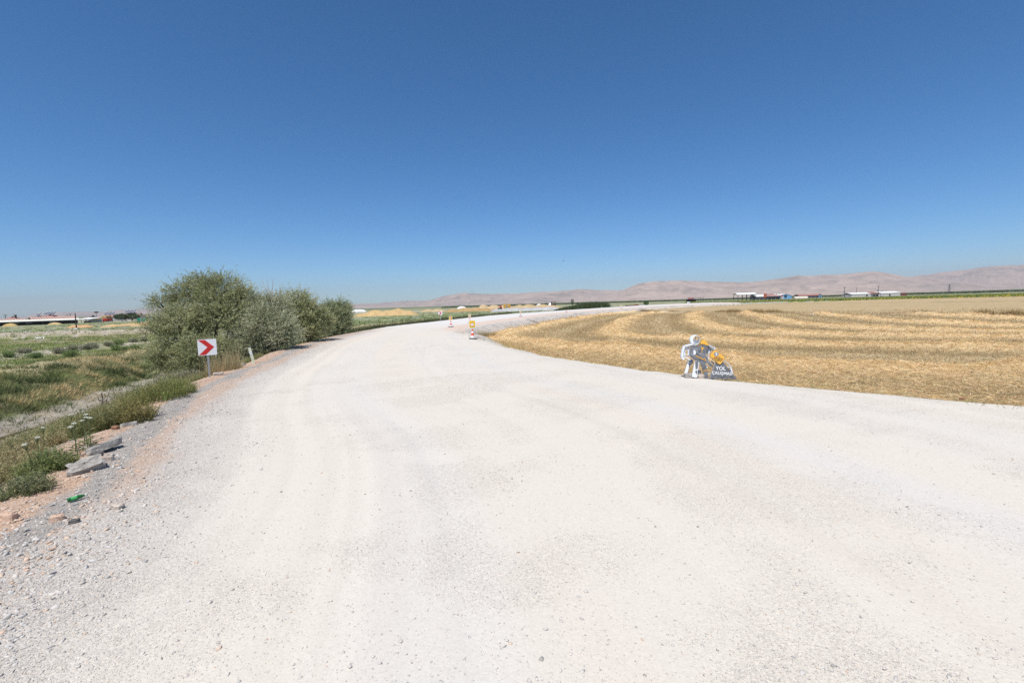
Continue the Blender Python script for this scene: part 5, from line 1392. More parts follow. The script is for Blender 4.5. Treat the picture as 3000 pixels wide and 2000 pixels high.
def hip(mb, x0, x1, y0, y1, e, r, over=.4, t=.15):
    x0 -= over; x1 += over; y0 -= over; y1 += over; ym = (y0 + y1) / 2; i = min((y1 - y0) / 2, (x1 - x0) * .45)
    return mb.add([(x0, y0, e), (x1, y0, e), (x1, y1, e), (x0, y1, e), (x0 + i, ym, r), (x1 - i, ym, r)], [(0, 1, 5, 4), (1, 2, 5), (2, 3, 4, 5), (3, 0, 4), (3, 2, 1, 0)])
def house(label, p0, p1, Y, base, eave, ridge, dep, wall_m, roof_m, wins=3, heaters=0, chimneys=(), group=FG, name='house', kind='hip'):
    b = Bld(name, label, 'house', p0, p1, Y, base, group)
    pm = (p0 + p1) / 2; e, r = b.h(pm, eave), b.h(pm, ridge); w2 = b.w / 2
    b.part('wall', MB().span((-w2, 0, -.3), (w2, dep, e)), wall_m)
    rf = b.part('roof', hip(MB(), -w2, w2, 0, dep, e + .004, r) if kind == 'hip' else gable_x(MB(), -w2, w2, 0, dep, e, r), roof_m)
    for k in range(wins):
        x = -w2 + (k + .5) * b.w / wins; ww = min(1.1, b.w / wins * .45)
        MB().span((x - ww / 2, -.06, e * .45), (x + ww / 2, .02, e * .82)).build('window', glass_d, b.root)
    MB().span((-w2 * .15, -.05, -.05), (w2 * .12, .02, e * .72)).build('door', mat('door_brown', (.16, .10, .07), .7), b.root)
    for cpx, ctop in chimneys:
        x = b.X(cpx); MB().box((x, dep * .4, (b.h(cpx, ctop) + e) / 2), (.75, .75, b.h(cpx, ctop) - e)).build('chimney', mat('chimney_dark', (.10, .09, .09), .9), b.root)
    for k in range(heaters):
        x = (k - (heaters - 1) / 2) * 2.3
        hm_ = MB().add([(x - .9, dep * .3, r - .2), (x + .9, dep * .3, r - .2), (x + .9, dep * .3 + 1.3, r + 1.3), (x - .9, dep * .3 + 1.3, r + 1.3), (x - .9, dep * .3 + .12, r - .2), (x + .9, dep * .3 + .12, r - .2), (x + .9, dep * .3 + 1.42, r + 1.3), (x - .9, dep * .3 + 1.42, r + 1.3)],
                        [(0, 1, 2, 3), (7, 6, 5, 4), (0, 4, 5, 1), (1, 5, 6, 2), (2, 6, 7, 3), (3, 7, 4, 0)]).build('solar_heater', heater, b.root)
        MB().tube([(x - .85, dep * .3 + 1.5, r + 1.5), (x + .85, dep * .3 + 1.5, r + 1.5)], .32, 10).build('water_tank', tank_w, hm_)
    return b

# long livestock shed, seen along its front
A_ = Q(-40, 957, 226); B_ = Q(229, 947, 252)
Ln = math.hypot(B_[0] - A_[0], B_[1] - A_[1]); rz = math.atan2(B_[1] - A_[1], B_[0] - A_[0])
root = thing('livestock_shed', 'long dark fronted shed with a cream fascia and rusty striped roof', 'shed', (A_[0], A_[1], -1.0), rz, FG)
MB().span((0, .3, -.2), (Ln, 11, 1.75)).build('wall', dark_in, root)  # solid box; shade of the open front is its near black colour
MB().add([(-.5, -1.6, 1.72), (Ln + .5, -1.6, 1.72), (Ln + .5, .5, 2.55), (-.5, .5, 2.55), (-.5, -1.6, 1.92), (Ln + .5, -1.6, 1.92), (Ln + .5, .5, 2.75), (-.5, .5, 2.75)], [(0, 1, 2, 3), (7, 6, 5, 4), (0, 4, 5, 1), (1, 5, 6, 2), (2, 6, 7, 3), (3, 7, 4, 0)]).build('fascia', mat('cream_sheet', (.72, .69, .60), .6, var=.06, scale=1), root)
for x0, x1, r in ((.5, Ln * .42, 3.25), (Ln * .47, Ln, 3.75)):
    rf = MB()
    rf.add([(x0, .5, 2.70), (x1, .5, 2.70), (x1, 5.6, r), (x0, 5.6, r), (x0, .5, 2.82), (x1, .5, 2.82), (x1, 5.6, r + .12), (x0, 5.6, r + .12)], [(0, 1, 2, 3), (7, 6, 5, 4), (0, 4, 5, 1), (1, 5, 6, 2), (2, 6, 7, 3), (3, 7, 4, 0)])
    rf.add([(x0, 5.6, r), (x1, 5.6, r), (x1, 11.3, 1.7), (x0, 11.3, 1.7), (x0, 5.6, r + .12), (x1, 5.6, r + .12), (x1, 11.3, 1.82), (x0, 11.3, 1.82)], [(0, 1, 2, 3), (7, 6, 5, 4), (0, 4, 5, 1), (1, 5, 6, 2), (2, 6, 7, 3), (3, 7, 4, 0)])
    ro = rf.build('roof', rust_roof, root)
    n_ = int((x1 - x0) / 1.0); lt = MB()
    for i in range(n_):
        xx = x0 + (i + .5) * (x1 - x0) / n_
        lt.add([(xx - .16, .48, 2.83), (xx + .16, .48, 2.83), (xx + .16, 5.6, r + .135), (xx - .16, 5.6, r + .135), (xx - .16, .48, 2.87), (xx + .16, .48, 2.87), (xx + .16, 5.6, r + .175), (xx - .16, 5.6, r + .175)], [(0, 1, 2, 3), (7, 6, 5, 4), (0, 4, 5, 1), (1, 5, 6, 2), (2, 6, 7, 3), (3, 7, 4, 0)])
    lt.build('light_strips', mat('clear_sheet', (.62, .52, .45), .5), ro)
for i in range(6):
    x = (i + .5) * Ln / 6; MB().span((x - .12, -1.5, -.2), (x + .12, -1.3, 1.70)).build('post', steel_d, root)
for x in (Ln * .30, Ln * .44, Ln * .70): MB().span((x - 1.1, .22, 1.05), (x + 1.1, .29, 1.3)).build('light_slot', mat('slot_white', (.60, .60, .58), .7), root)

house('low red roofed house at the left frame edge with a boxy roof tank', -8, 46, 300, 950, 940, 928.5, 9, plaster, red_roof, chimneys=((15, 928), (24, 922.5)))
house('red roofed house behind the shed with one dark solar heater', 82, 116, 300, 948, 935, 925.5, 9, plaster, red_roof, heaters=1)
house('red roofed house with three solar heaters behind the middle of the shed', 110, 154, 310, 948, 933, 921.5, 10, plaster_w, red_roof, heaters=3, chimneys=((126, 920),))
house('small red roofed house right of the shed, with a grey chimney', 246, 268, 330, 944, 932, 927.5, 8, plaster, pink_roof, wins=2, chimneys=((257, 923.5),))
house('pale red roofed house with white water tanks and a light blue wall', 284, 334, 320, 943, 928, 921.5, 10, bluish, pink_roof, heaters=3, chimneys=((292, 923), (327, 922)))
house('brown roofed house rising behind the round dark tree', 334, 402, 310, 943, 925, 915.5, 12, plaster, brown_roof, wins=4, heaters=3, chimneys=((337.5, 918), (394, 917)))
b = Bld('flat_roofed_hall', 'long low hall with a white flat roof edge left of the willow', 'hall', 410, 478, 330, 936, FG); e = b.h(440, 927.5); t = b.h(440, 924.5)
b.part('wall', MB().span((-b.w / 2, 0, -.3), (b.w / 2, 12, e)), plaster); b.part('roof', MB().span((-b.w / 2 - .6, -1.6, e + .01), (b.w / 2 + .6, 12.5, t)), white_roof); b.part('opening', MB().span((b.w * .05, -.05, 0), (b.w * .42, .02, e * .9)), dark_in); b.part('brick_panel', MB().span((-b.w * .45, -.05, 0), (-b.w * .05, .02, e * .85)), mat('brick_red', (.33, .15, .10), .9))  # opening is a near black panel, inside shade put into its colour
b = Bld('canopy', 'open white canopy on thin posts at the right end of the shed', 'canopy', 226, 272, 262, 945, FG); e = b.h(250, 935.5); t = b.h(250, 931.5)
b.part('roof', MB().add([(-b.w / 2, -1, e), (b.w / 2, -1, e), (b.w / 2 - .4, 7, t), (-b.w / 2 + .4, 7, t), (-b.w / 2, -1, e + .2), (b.w / 2, -1, e + .2), (b.w / 2 - .4, 7, t + .2), (-b.w / 2 + .4, 7, t + .2)], [(3, 2, 1, 0), (4, 5, 6, 7), (0, 1, 5, 4), (1, 2, 6, 5), (2, 3, 7, 6), (3, 0, 4, 7)]), white_roof)
for x in (-.46, -.15, .15, .46): b.part('post', MB().span((b.w * x - .08, -.8, -.2), (b.w * x + .08, -.64, e)), steel_d)
b.part('back_wall', MB().span((-b.w * .47, 6.3, -.2), (b.w * .47, 6.5, e)), plaster_w); b.part('trough', MB().span((b.w * .12, -1.9, -.2), (b.w * .48, -1.2, .9)), dark_in)

# things standing about the farm
def container(label, p0, p1, Y, base, top, m, dep=2.5, rz=0):
    b = Bld('container', label, 'container', p0, p1, Y, base, 'containers at the farm'); h = b.h((p0 + p1) / 2, top)
    b.part('shell', MB().span((-b.w / 2, 0, .05), (b.w / 2, dep, h)), m)
    for k in range(9):
        x = -b.w / 2 + (k + .5) * b.w / 9; b.part('rib', MB().span((x - .08, -.05, .25), (x + .08, -.003, h - .2)), m)
    b.part('door', MB().span((-b.w * .12, -.075, .2), (b.w * .06, -.052, h * .8)), steel_l)
    b.root.rotation_euler[2] = rz
container('bright green container behind the long orange heap', 402, 427, 250, 943.5, 932, mat('green_sheet', (.015, .30, .20), .5, var=.12, scale=1))
container('pale blue container right of the green one', 428, 444, 290, 938.5, 931.5, mat('blue_sheet', (.22, .32, .55), .5, var=.15, scale=1))
container('yellow container among the heaps at the middle of the plain', 1475, 1496, 300, 899, 890.5, mat('ochre_sheet', (.60, .36, .08), .5, var=.12, scale=1))
b = Bld('hay_stack', 'stepped stack of straw bales behind the red trailer', 'hay stack', 275, 315, 285, 942, FG); bales = MB()
for k, (x0, x1, z0, z1) in enumerate(((-.5, .48, 0, .33), (-.42, .49, .33, .62), (-.06, .45, .62, .80), (.0, .42, .80, 1.0))):
    H_ = b.h(300, 926); 
    nb = max(2, int((x1 - x0) * b.w / 1.6))
    for i in range(nb):
        xa = (x0 + (x1 - x0) * i / nb) * b.w; xb = (x0 + (x1 - x0) * (i + 1) / nb) * b.w - .05
        o_ = MB().span((xa, -k * .0 + rng.uniform(0, .2), z0 * H_ + .01), (xb, 4, z1 * H_)); o_.build('bale', mat('bale', (.46, .34, .16), .95, var=.3, scale=2, bump=.5), b.root)
b = Bld('trailer', 'red farm trailer parked before the straw bales', 'trailer', 301, 314, 270, 941.5, FG); h = b.h(307, 933.5)
b.part('box', MB().span((-b.w / 2, 0, .7), (b.w / 2, 4, h)), mat('trailer_red', (.50, .03, .03), .5)); b.part('frame', MB().span((-b.w / 2, .2, .5), (b.w / 2, 3.8, .69)), steel_d)
for x in (-.3, .3): b.part('wheel', MB().tube([(b.w * x, -.1, .4), (b.w * x, .2, .4)], .42, 14), rubber)
# parked car beside the trailer
b = Bld('parked_car', 'small silver car parked in the yard right of the red trailer', 'car', 318, 330, 280, 941.5, FG)
b.part('body', MB().plate([(-1.9, .35), (1.9, .35), (1.95, .75), (1.2, .88), (.75, 1.32), (-.75, 1.36), (-1.35, .92), (-1.9, .82)], 0, 1.6), mat('car_silver', (.55, .56, .58), .3, metal=.3)); b.part('side_window', MB().plate([(-1.1, .92), (1.0, .90), (.66, 1.26), (-.70, 1.29)], -.02, -.002), glass_d)
for x in (-1.2, 1.2): b.part('wheel', MB().tube([(x, -.03, .32), (x, .2, .32)], .32, 14), rubber)
b = Bld('rubble_pile', 'grey jumble of scrap beside the tree at the farm yard', 'scrap pile', 345, 372, 282, 942, FG)
for k in range(7):
    MB().box((rng.uniform(-.45, .45) * b.w, rng.uniform(0, 2), rng.uniform(.2, .7)), (rng.uniform(.8, 1.8), 1, rng.uniform(.4, 1.0)), rng.uniform(0, 3)).build('scrap_piece', random.choice([plaster, steel_l, conc]), b.root)

# poles
def pole(name, label, px_, base_py, top_py, Y, r, m, kind, group='poles'):
    q = Q(px_, base_py, Y); g = -1.0; h = float(Q(px_, top_py, Y)[2] - g)
    root = thing(name, label, 'pole', (q[0], Y, g), 0, group)
    MB().tube([(0, 0, -.4), (0, 0, h)], [r * 1.3, r * .8], 9).build('shaft', m, root)
    if kind == 'power':
        for dz, L in ((-.25, 1.1), (-1.1, .9)):
            MB().span((-L, -.06, h + dz - .07), (L, .06, h + dz + .07)).build('crossarm', m, root)
            for x in (-L * .9, 0, L * .9): MB().lathe([(.05, 0), (.07, .08), (.04, .2)], 8, (x, 0, h + dz + .072)).build('insulator', mat('insulator', (.35, .33, .30), .3), root)
    elif kind == 'lattice':
        w0 = r * 4
        lt = MB()
        for sx in (-1, 1):
            for sy in (-1, 1): lt.tube([(sx * w0, sy * w0, -.3), (sx * w0 * .35, sy * w0 * .35, h)], .08, 5)
        nst = 9
        for k in range(nst):
            a, c_ = k / nst, (k + 1) / nst; wa, wb = w0 * (1 - .65 * a), w0 * (1 - .65 * c_); s_ = 1 if k % 2 else -1
            for yy in (-1, 1): lt.tube([(-s_ * wa, yy * wa, a * h), (s_ * wb, yy * wb, c_ * h)], .06, 4)
        lt.build('lattice', m, root)
        for dz, L in ((-.3, 1.9), (-2.6, 1.6)):
            MB().span((-L, -.08, h + dz - .08), (L, .08, h + dz + .08)).build('crossarm', m, root)
            for x in (-L * .92, L * .92): MB().lathe([(.08, 0), (.11, .12), (.06, .5)], 8, (x, 0, h + dz + .082)).build('insulator', mat('insulator', (.35, .33, .30)), root)
    elif kind == 'transformer':
        MB().span((-1.5, -.08, h - .4), (1.5, .08, h - .22)).build('crossarm', m, root); MB().span((-.9, -.08, h - 1.6), (.9, .08, h - 1.42)).build('crossarm', m, root)
        MB().box((-.55, -.5, h * .55), (1.3, .9, 1.5)).build('transformer', steel_l, root)
    elif kind == 'lamp':
        MB().tube([(0, 0, h), (-.5, 0, h + .18), (-1.1, 0, h + .2)], .06, 6).build('arm', m, root); MB().box((-1.4, 0, h + .18), (.8, .3, .14)).build('lamp_head', steel_l, root)
    elif kind == 'nest':
        MB().lathe([(.3, 0), (1.1, .35), (1.25, .8), (.9, 1.0)], 12, (0, 0, h - .2)).build('nest', mat('nest_twigs', (.12, .09, .07), .95, var=.5, scale=4, bump=.8), root)
    return root
p = pole('power_pole', 'dark wooden pole on a concrete foot before the orange heaps', 224, 960, 917, 130, .13, wood_d, 'plain', 'wooden poles near the farm')
MB().box((0, 0, .12), (1.1, 1.0, .6), .2, .7).build('concrete_foot', conc, p)
pole('power_pole', 'thin pole with a crossarm at the left end of the shed roof', 17.5, 945, 921, 260, .12, wood_d, 'power', 'power poles over the village')
pole('power_pole', 'thin pole with two crossarms left of the red roofs', 46.5, 945, 921, 270, .12, wood_d, 'power', 'power poles over the village')
pole('power_pole', 'thin pole behind the right end of the rusty roof', 208, 945, 917.5, 330, .13, wood_d, 'power', 'power poles over the village')
pole('power_pole', 'short far pole between the shed roof and the canopy', 199, 945, 921, 420, .13, wood_d, 'power', 'power poles over the village')
pole('power_pole', 'bare pole rising beside the willow crown, left one of two', 455, 935, 911, 330, .14, wood_d, 'power', 'power poles over the village')
pole('power_pole', 'bare pole rising beside the willow crown, right one of two', 476, 935, 911, 335, .14, wood_d, 'power', 'power poles over the village')
pole('street_lamp', 'tall street lamp beside the pale red roofed house', 326.5, 943, 910, 300, .1, steel_l, 'lamp')
pole('nest_pole', 'pole topped by a wide dark stork nest', 284.5, 943, 916, 310, .12, steel_l, 'nest')
pole('power_pole', 'pylon with a transformer left of the long white shed', 2474, 870, 840, 480, .2, steel_d, 'transformer', 'power pylons on the right hand plain')
pole('power_pole', 'slim power pole above the left part of the long white shed', 2509, 868, 842.5, 520, .17, steel_d, 'power', 'power pylons on the right hand plain')
pole('power_pole', 'pylon with a transformer over the red middle of the white shed', 2573, 866, 837.5, 480, .2, steel_d, 'transformer', 'power pylons on the right hand plain')
pole('pylon', 'lattice pylon standing alone right of the long white shed', 2780.5, 858, 833, 520, .22, steel_d, 'lattice', 'power pylons on the right hand plain')
for px_, lab in ((11.5, 'thin white stake in the meadow nearest the left frame edge'), (36.5, 'thin white stake in the meadow, second from the left frame edge')):
    q = Q(px_, 973, 110); o = MB().box((0, 0, .3), (.12, .10, 1.1), 0, .7).build('stake', white_p); o.location = (q[0], 110, -1.0 + .1); tag(o, lab, 'stake', 'white stakes in the left meadow')
o = MB().span((-2.2, -.6, 0), (2.2, .6, .35)).build('timber_stack', wood_d); q = Q(177, 966, 100); o.location = (q[0], 100, sz(q[0], 100)); tag(o, 'flat dark stack of timber lying by the levee track', 'timber')

# trees
def tree(name, label, p0, p1, Y, base, top, col, n=900, group=None, trunk_m=None):
    q = Q((p0 + p1) / 2, base, Y); g = sz(q[0], Y) if Y < 320 else -1.0
    root = thing(name, label, 'tree', (q[0], Y, g), 0, group); k = Y / F
    W_ = (p1 - p0) * k / 2; H_ = float(Q((p0 + p1) / 2, top, Y)[2] - g)
    t = MB(); t.tube([(0, 0, -.2), (.1, 0, H_ * .3), (0, 0, H_ * .7)], [W_ * .09 + .06, W_ * .06 + .04, .03], 7)
    for _ in range(6):
        a = rng.uniform(0, 6.28); t.tube([(0, 0, H_ * rng.uniform(.2, .45)), (math.cos(a) * W_ * .5, math.sin(a) * W_ * .5, H_ * rng.uniform(.55, .85))], [.06, .02], 5)
    t.build('trunk', bark_m, root)
    u = rng.normal(size=(n, 3)); u /= np.linalg.norm(u, axis=1)[:, None]; az = np.arctan2(u[:, 1], u[:, 0])
    rad = (.35 + .65 * rng.uniform(size=n) ** .5) * (1 + .35 * fbm(az * 1.5 + p0, u[:, 2] * 2.2, 3, int(p0)))
    lo = H_ * .16
    c0 = np.array([0, 0, (H_ + lo) / 2]); p = c0 + u * rad[:, None] * np.array([W_, W_, (H_ - lo) / 2]) * .88
    d = u + rng.normal(0, .6, (n, 3)); d /= np.linalg.norm(d, axis=1)[:, None]
    ls = (.30 + W_ * .055) * rng.uniform(.6, 1.3, n)
    v, f, c = leaf_arrays(p, d * ls[:, None], ls * .55, jit(mixc(np.array(col) * .7, np.array(col) * 1.35, rng.uniform(size=n)), n))
    link('crown', np_mesh('crown', v, f, c), leaf_d, root)
    return root
tree('mulberry_tree', 'large round dark green tree before the brown roofed house', 336, 374, 285, 942, 918.5, (.055, .085, .03), 1500, 'trees at the village')
tree('mulberry_tree', 'lower right half of the dark green trees beside the green container', 366, 410, 288, 942, 916.5, (.055, .085, .03), 1500, 'trees at the village')
tree('garden_tree', 'small green tree left of the stork nest pole', 265, 284, 320, 942, 924, (.06, .09, .035), 500, 'trees at the village')
tree('poplar', 'lone dark tree standing on the plain above the reed bed', 1671.5, 1682, 420, 889, 875, (.05, .075, .04), 700)
tree('round_bush', 'bright green round bush at the far end of the road', 1885, 1902, 262, 894, 881, (.07, .14, .03), 700)
tree('round_bush', 'tiny dark bush right of the lone tree on the plain', 1689, 1696, 420, 888.5, 884.5, (.04, .06, .03), 220)
tree('round_bush', 'tiny dark bush left of the two storey hut', 1597, 1603, 420, 891, 886, (.05, .07, .045), 220)

# two storey watch hut and the rusty frames behind the road
b = Bld('watch_hut', 'open dark hut of two decks above the white heap', 'hut', 1616, 1628, 320, 892, GC); h = b.h(1622, 883.5)
b.part('roof', MB().span((-b.w * .6, -.4, h - .35), (b.w * .6, 3, h)), mat('hut_brown', (.16, .085, .06), .8)); b.part('deck', MB().span((-b.w * .55, -.3, h * .36), (b.w * .55, 3, h * .50)), mat('hut_brown', (.16, .085, .06)))
b.part('side_wall', MB().span((-b.w * .55, -.2, 0), (-b.w * .40, 2.8, h - .351)), dark_in)
for x in (-.1, .25, .5): b.part('post', MB().span((b.w * x - .08, -.2, 0), (b.w * x + .08, 0, h - .351)), wood_d)
b = Bld('steel_beams', 'low rusty steel frame lying left of the green bush', 'scrap', 1832, 1892, 250, 897, None)
b.part('long_beam', MB().span((-b.w * .5, 0, .5), (b.w * .1, .5, 1.0)), mat('rust_brown', (.19, .09, .06), .9, var=.4)); b.part('red_box', MB().span((-.02 * b.w, -.3, -.2), (b.w * .14, 1.2, 1.2)), mat('rust_red', (.30, .09, .07), .9, var=.3)); b.part('end_beam', MB().span((b.w * .2, 0, .35), (b.w * .5, .5, .95)), conc)
for x in (-.45, -.2, .3): b.part('leg', MB().span((b.w * x - .12, .05, -.3), (b.w * x + .12, .4, .499 if x < .2 else .349)), steel_d)
b = Bld('loader', 'tiny red and black loader working among the far heaps', 'loader', 1461, 1470, 310, 901, GC)
b.part('cab', MB().span((-.2, 0, .9), (.9, 1.6, 2.6)), mat('loader_red', (.48, .06, .04), .5)); b.part('body', MB().span((-1.0, 0, .6), (1.1, 1.7, 1.2)), steel_d); b.part('bucket', MB().plate([(-1.9, .2), (-1.05, .3), (-1.05, 1.1), (-1.7, 1.0)], 0, 1.8), steel_d)
for x in (-.6, .7): b.part('wheel', MB().tube([(x, -.1, .45), (x, .3, .45)], .5, 12), rubber)

# right hand farms
b = Bld('steel_canopy', 'tall open steel canopy with a white roof on dark columns', 'canopy', 2162, 2213, 480, 882, RG)
x0, x1 = -b.w / 2, b.w / 2; D = 26; e = b.h(2162, 863.5); r = b.h(2207, 857); sh = b.X(2229) - x1
# ridge recedes to the right: build in a turned frame
b.root.location[0] = Q(2161, 880, 480)[0]; b.root.rotation_euler[2] = math.radians(-14)
L_, W2 = 17.0, 22.0
rf = MB(); xm = L_ / 2
gable = gable_x(MB(), 0, L_, 0, W2, e, r, .25, .5)
b.part('roof', gable, white_roof)
for i in range(5):
    for yy in (0.3, W2 - .3):
        x = .4 + i * (L_ - .8) / 4; b.part('column', MB().span((x - .2, yy - .2, -.2), (x + .2, yy + .2, e - .02)), steel_d)
for yy in (6, 11, 16):
    b.part('column', MB().span((L_ - .6, yy - .2, -.2), (L_ - .2, yy + .2, e + (r - e) * (1 - abs(yy - 11) / 11) - .02)), steel_d)
b.part('gable_truss', MB().add([(L_ + .02, .3, e - .6), (L_ + .02, W2 - .3, e - .6), (L_ + .02, W2 - .3, e - .02), (L_ + .02, W2 / 2, r - .02), (L_ + .02, .3, e - .02)], [(0, 1, 2, 3, 4)]), steel_d)
b = Bld('barn', 'long white roofed barn with a blue gable and red middle roof', 'barn', 2216, 2320, 500, 883, RG)
e = b.h(2230, 869); r = b.h(2250, 862.5); w2 = b.w / 2; X = b.X
b.part('wall', MB().span((-w2, 0, -.3), (X(2301), 14, e)), steel_d, label='dark grey side wall')
b.part('roof', gable_x(MB(), -w2, X(2246), 0, 14, e + .01, r), white_roof)
b.part('red_roof', hip(MB(), X(2247), X(2286), -1.5, 12, b.h(2265, 866.5), b.h(2265, 861)), red_roof)
b.part('roof', gable_y(MB(), X(2283), X(2318), -.5, 30, b.h(2300, 865.5), b.h(2300, 861), .25, .3), white_roof)
b.part('gable_wall', MB().plate([(X(2284), -.3), (X(2318), -.3), (X(2318), b.h(2318, 865.4)), (X(2301), b.h(2300, 861.3)), (X(2284), b.h(2284, 866))], -.4, .6), blue_w)
b.part('gate', MB().span((X(2297), -.46, 1.6), (X(2304), -.405, b.h(2300, 864.8))), dark_in)
b.part('grey_panel', MB().span((X(2285), -.45, 0), (X(2294), -.405, b.h(2290, 868))), plaster)
b.part('red_disc', MB().plate([(X(2290) + .9 * math.cos(k), b.h(2290, 866.5) + .9 * math.sin(k)) for k in np.arange(0, 6.28, .5)], -.50, -.455), mat('disc_red', (.55, .04, .04), .5))
for px_ in (2253, 2267, 2274, 2286, 2294): b.part('vent', MB().box((X(px_), 7, b.h(px_, 860.8)), (.7, .7, .9)), steel_l)
b = Bld('silo', 'orange red feed silo in front of the white barn', 'silo', 2237.5, 2245.5, 470, 884, RG); h = b.h(2241, 859.5); w2 = b.w / 2
b.part('tank', MB().lathe([(.25, h * .22), (w2, h * .42), (w2, h * .93), (w2 * .35, h)], 20), mat('silo_red', (.50, .125, .075), .5, var=.1, scale=1))
for a in (0.8, 2.4, 3.9, 5.5): b.part('leg', MB().tube([(math.cos(a) * w2 * .9, math.sin(a) * w2 * .9, -.2), (math.cos(a) * w2 * .9, math.sin(a) * w2 * .9, h * .45)], .1, 6), steel_d)
b.part('auger', MB().tube([(.3, -.3, h + .3), (w2 + 2.6, -.3, h * .55)], .12, 6), steel_l)
b = Bld('barn', 'long red roofed barn with a blue gable end', 'barn', 2342, 2407, 560, 873, RG); e = b.h(2370, 866); r = b.h(2390, 861)
b.part('wall', MB().span((-b.w / 2, 0, -.3), (b.w * .36, 12, e)), steel_d); b.part('roof', gable_x(MB(), -b.w / 2, b.w * .38, 0, 12, e + .01, r), red_roof)
b.part('roof', gable_y(MB(), b.w * .36, b.w / 2, -.4, 12, e - .2, r, .2, .3), red_roof); b.part('gable_wall', MB().plate([(b.w * .365, -.3), (b.w * .495, -.3), (b.w * .495, e - .25), (b.w * .43, r - .3), (b.w * .365, e - .25)], -.2, .5), blue_w); b.part('gate', MB().span((b.w * .40, -.28, 0), (b.w * .45, -.205, e * .7)), dark_in)
b = Bld('greenhouse_tunnel', 'low cream tunnel lying before the red roofed barn', 'tunnel', 2327, 2366, 500, 873, RG); h = b.h(2346, 868); tn = MB()
tn.tube([(-b.w / 2, 1, 0), (b.w / 2, 1, 0)], h, 16); b.part('cover', tn, mat('cream_film', (.66, .60, .50), .6, var=.12, scale=1)); b.part('door', MB().span((b.w * .40, -h - .02, 0), (b.w * .44, -h + .1, h * .5)), steel_l)
b = Bld('white_shed', 'long white roofed shed with a small red roof in its middle', 'shed', 2495, 2645, 480, 868, RG)
e1 = b.h(2520, 861.5); r1 = b.h(2535, 857); e2 = b.h(2600, 858.5); r2 = b.h(2620, 854); X = b.X
b.part('wall', MB().span((-b.w / 2, 0, -.3), (X(2550), 14, e1)), plaster); b.part('wall', MB().span((X(2550) + .01, 0, -.3), (X(2637), 14, e2)), plaster)
b.part('roof', gable_x(MB(), -b.w / 2, X(2549), 0, 14, e1 + .01, r1, .25), white_roof); b.part('roof', gable_x(MB(), X(2576), X(2637), 0, 14, e2 + .01, r2, .25), white_roof)
b.part('red_roof', hip(MB(), X(2551), X(2577), -1.5, 13, b.h(2565, 858.5), b.h(2565, 854)), red_roof)
b.part('lean_to', MB().span((X(2637) + .35, 0, -.3), (X(2655), 11, b.h(2645, 857.5))), mat('dark_red_boards', (.16, .06, .05), .8))
for px_ in (2539, 2560, 2569, 2606): b.part('opening', MB().span((X(px_) - .8, -.05, .3), (X(px_) + .8, .01, e1 * .7)), glass_d)
for px_ in (2529, 2550.5, 2590, 2606, 2616, 2623): b.part('vent', MB().box((X(px_), 7, (r1 if px_ < 2560 else r2) + .35), (.8, .8, .7)), white_roof)
b.part('water_tank', MB().lathe([(.9, 0), (1.0, .3), (1.0, 1.8), (.5, 2.1)], 14, (X(2571), -2, 0)), tank_w); b.part('water_tank', MB().lathe([(.9, 0), (1.0, .3), (1.0, 1.8), (.5, 2.1)], 14, (X(2578), -2, 0)), tank_w)
b = Bld('lean_to_shelter', 'low dark shelter with a dull red sloping roof beside the road end', 'shelter', 2015, 2062, 450, 880, RG); e = b.h(2030, 876); r = b.h(2035, 872)
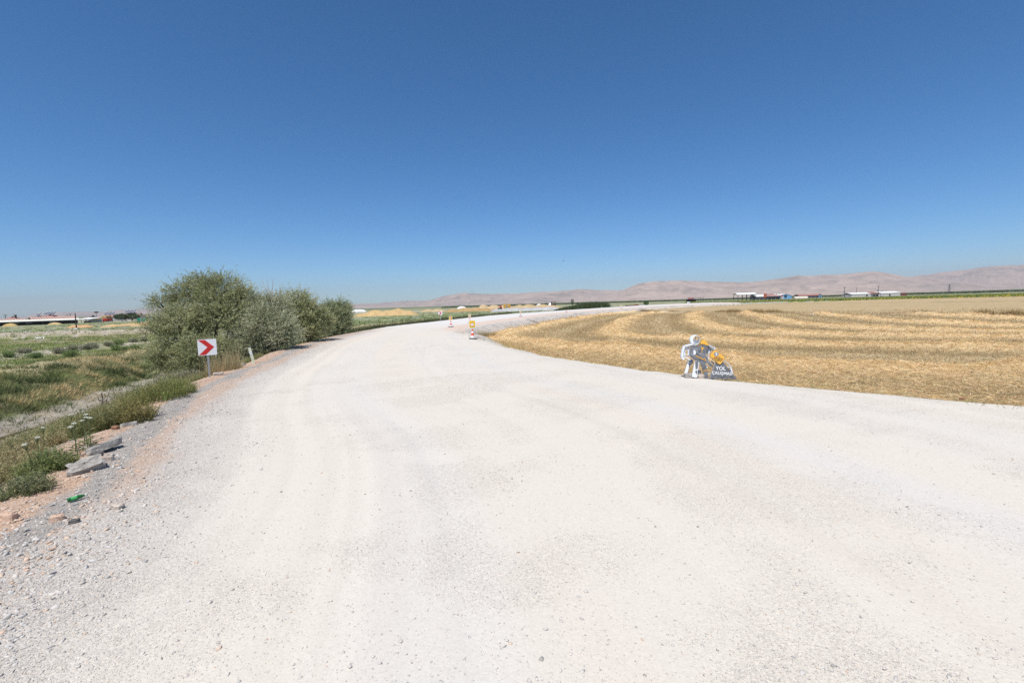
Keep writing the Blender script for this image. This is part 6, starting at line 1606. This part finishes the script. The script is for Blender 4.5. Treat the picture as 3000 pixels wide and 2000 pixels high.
b.part('red_roof', MB().add([(-b.w / 2, 0, e), (-b.w * .1, 0, e), (b.w * .0, 6, r), (-b.w * .35, 6, r), (-b.w / 2, 0, e + .2), (-b.w * .1, 0, e + .2), (b.w * .0, 6, r + .2), (-b.w * .35, 6, r + .2)], [(3, 2, 1, 0), (4, 5, 6, 7), (0, 1, 5, 4), (1, 2, 6, 5), (2, 3, 7, 6), (3, 0, 4, 7)]), mat('dull_red_sheet', (.26, .10, .10), .7)); b.part('back_roof', MB().span((b.w * .0, 0, r - .1), (b.w * .5, 6, r + .15)), steel_d); b.part('wall', MB().span((-b.w * .45, 1, -.3), (b.w * .05, 6, e - .05)), dark_in)
for x in (.15, .3, .47): b.part('post', MB().span((b.w * x - .12, 0, -.3), (b.w * x + .12, .25, r - .1)), steel_d)

# concrete posts of the fence along the far side of the field
fence = thing('wire_fence', 'row of pale concrete fence posts with wire before the far green crop', 'fence', (Q(2040, 884, 300)[0], 300, -1.0))
fx = float(fence.location[0]); base_me = None
pts_ = []
for k in range(40):
    px_ = 2040 + k * 11.6; Yp = lerp(302, 296, k / 39); x = Q(px_, 880, Yp)[0] - fx; pts_.append((x, Yp - 300))
    if base_me is None:
        o = MB().tube([(0, 0, -.3), (0, 0, 1.5), (.12, 0, 1.85), (.3, 0, 2.1)], .085, 6).build('fence_post', conc, fence); base_me = o
    else:
        o = base_me.copy(); COL.objects.link(o); o.parent = fence
    o.location = (x, Yp - 300, 0)
for z in (.5, 1.0, 1.5):
    MB().tube([(pts_[0][0], pts_[0][1], z), (pts_[-1][0], pts_[-1][1], z)], .012, 4).build('wire', steel_l, fence)
# white concrete pipe
q = Q(2022, 889, 262); root = thing('concrete_pipe', 'short white concrete pipe lying at the end of the far road', 'pipe', (q[0], q[1], -.25), .5)
pp = MB(); n = 18; vs, fs = [], []
for y in (0, 1.7):
    for r in (.62, .45):
        for k in range(n): vs.append((r * math.cos(2 * math.pi * k / n), y, r * math.sin(2 * math.pi * k / n) + .3))
for k in range(n):
    j = (k + 1) % n; fs += [(k, j, n + j, n + k), (2 * n + k, 3 * n + k, 3 * n + j, 2 * n + j), (k, 2 * n + k, 2 * n + j, j), (n + k, n + j, 3 * n + j, 3 * n + k)]
pp.add(vs, fs).build('shell', plaster_w, root); MB().lathe([(.44, 0), (.44, .02)], 18, (0, 0, 0)).build('bore_disc', dark_in, root).location = (0, .9, .3)  # near black disc set across the bore
root.children[-1].rotation_euler = (math.pi / 2, 0, 0)
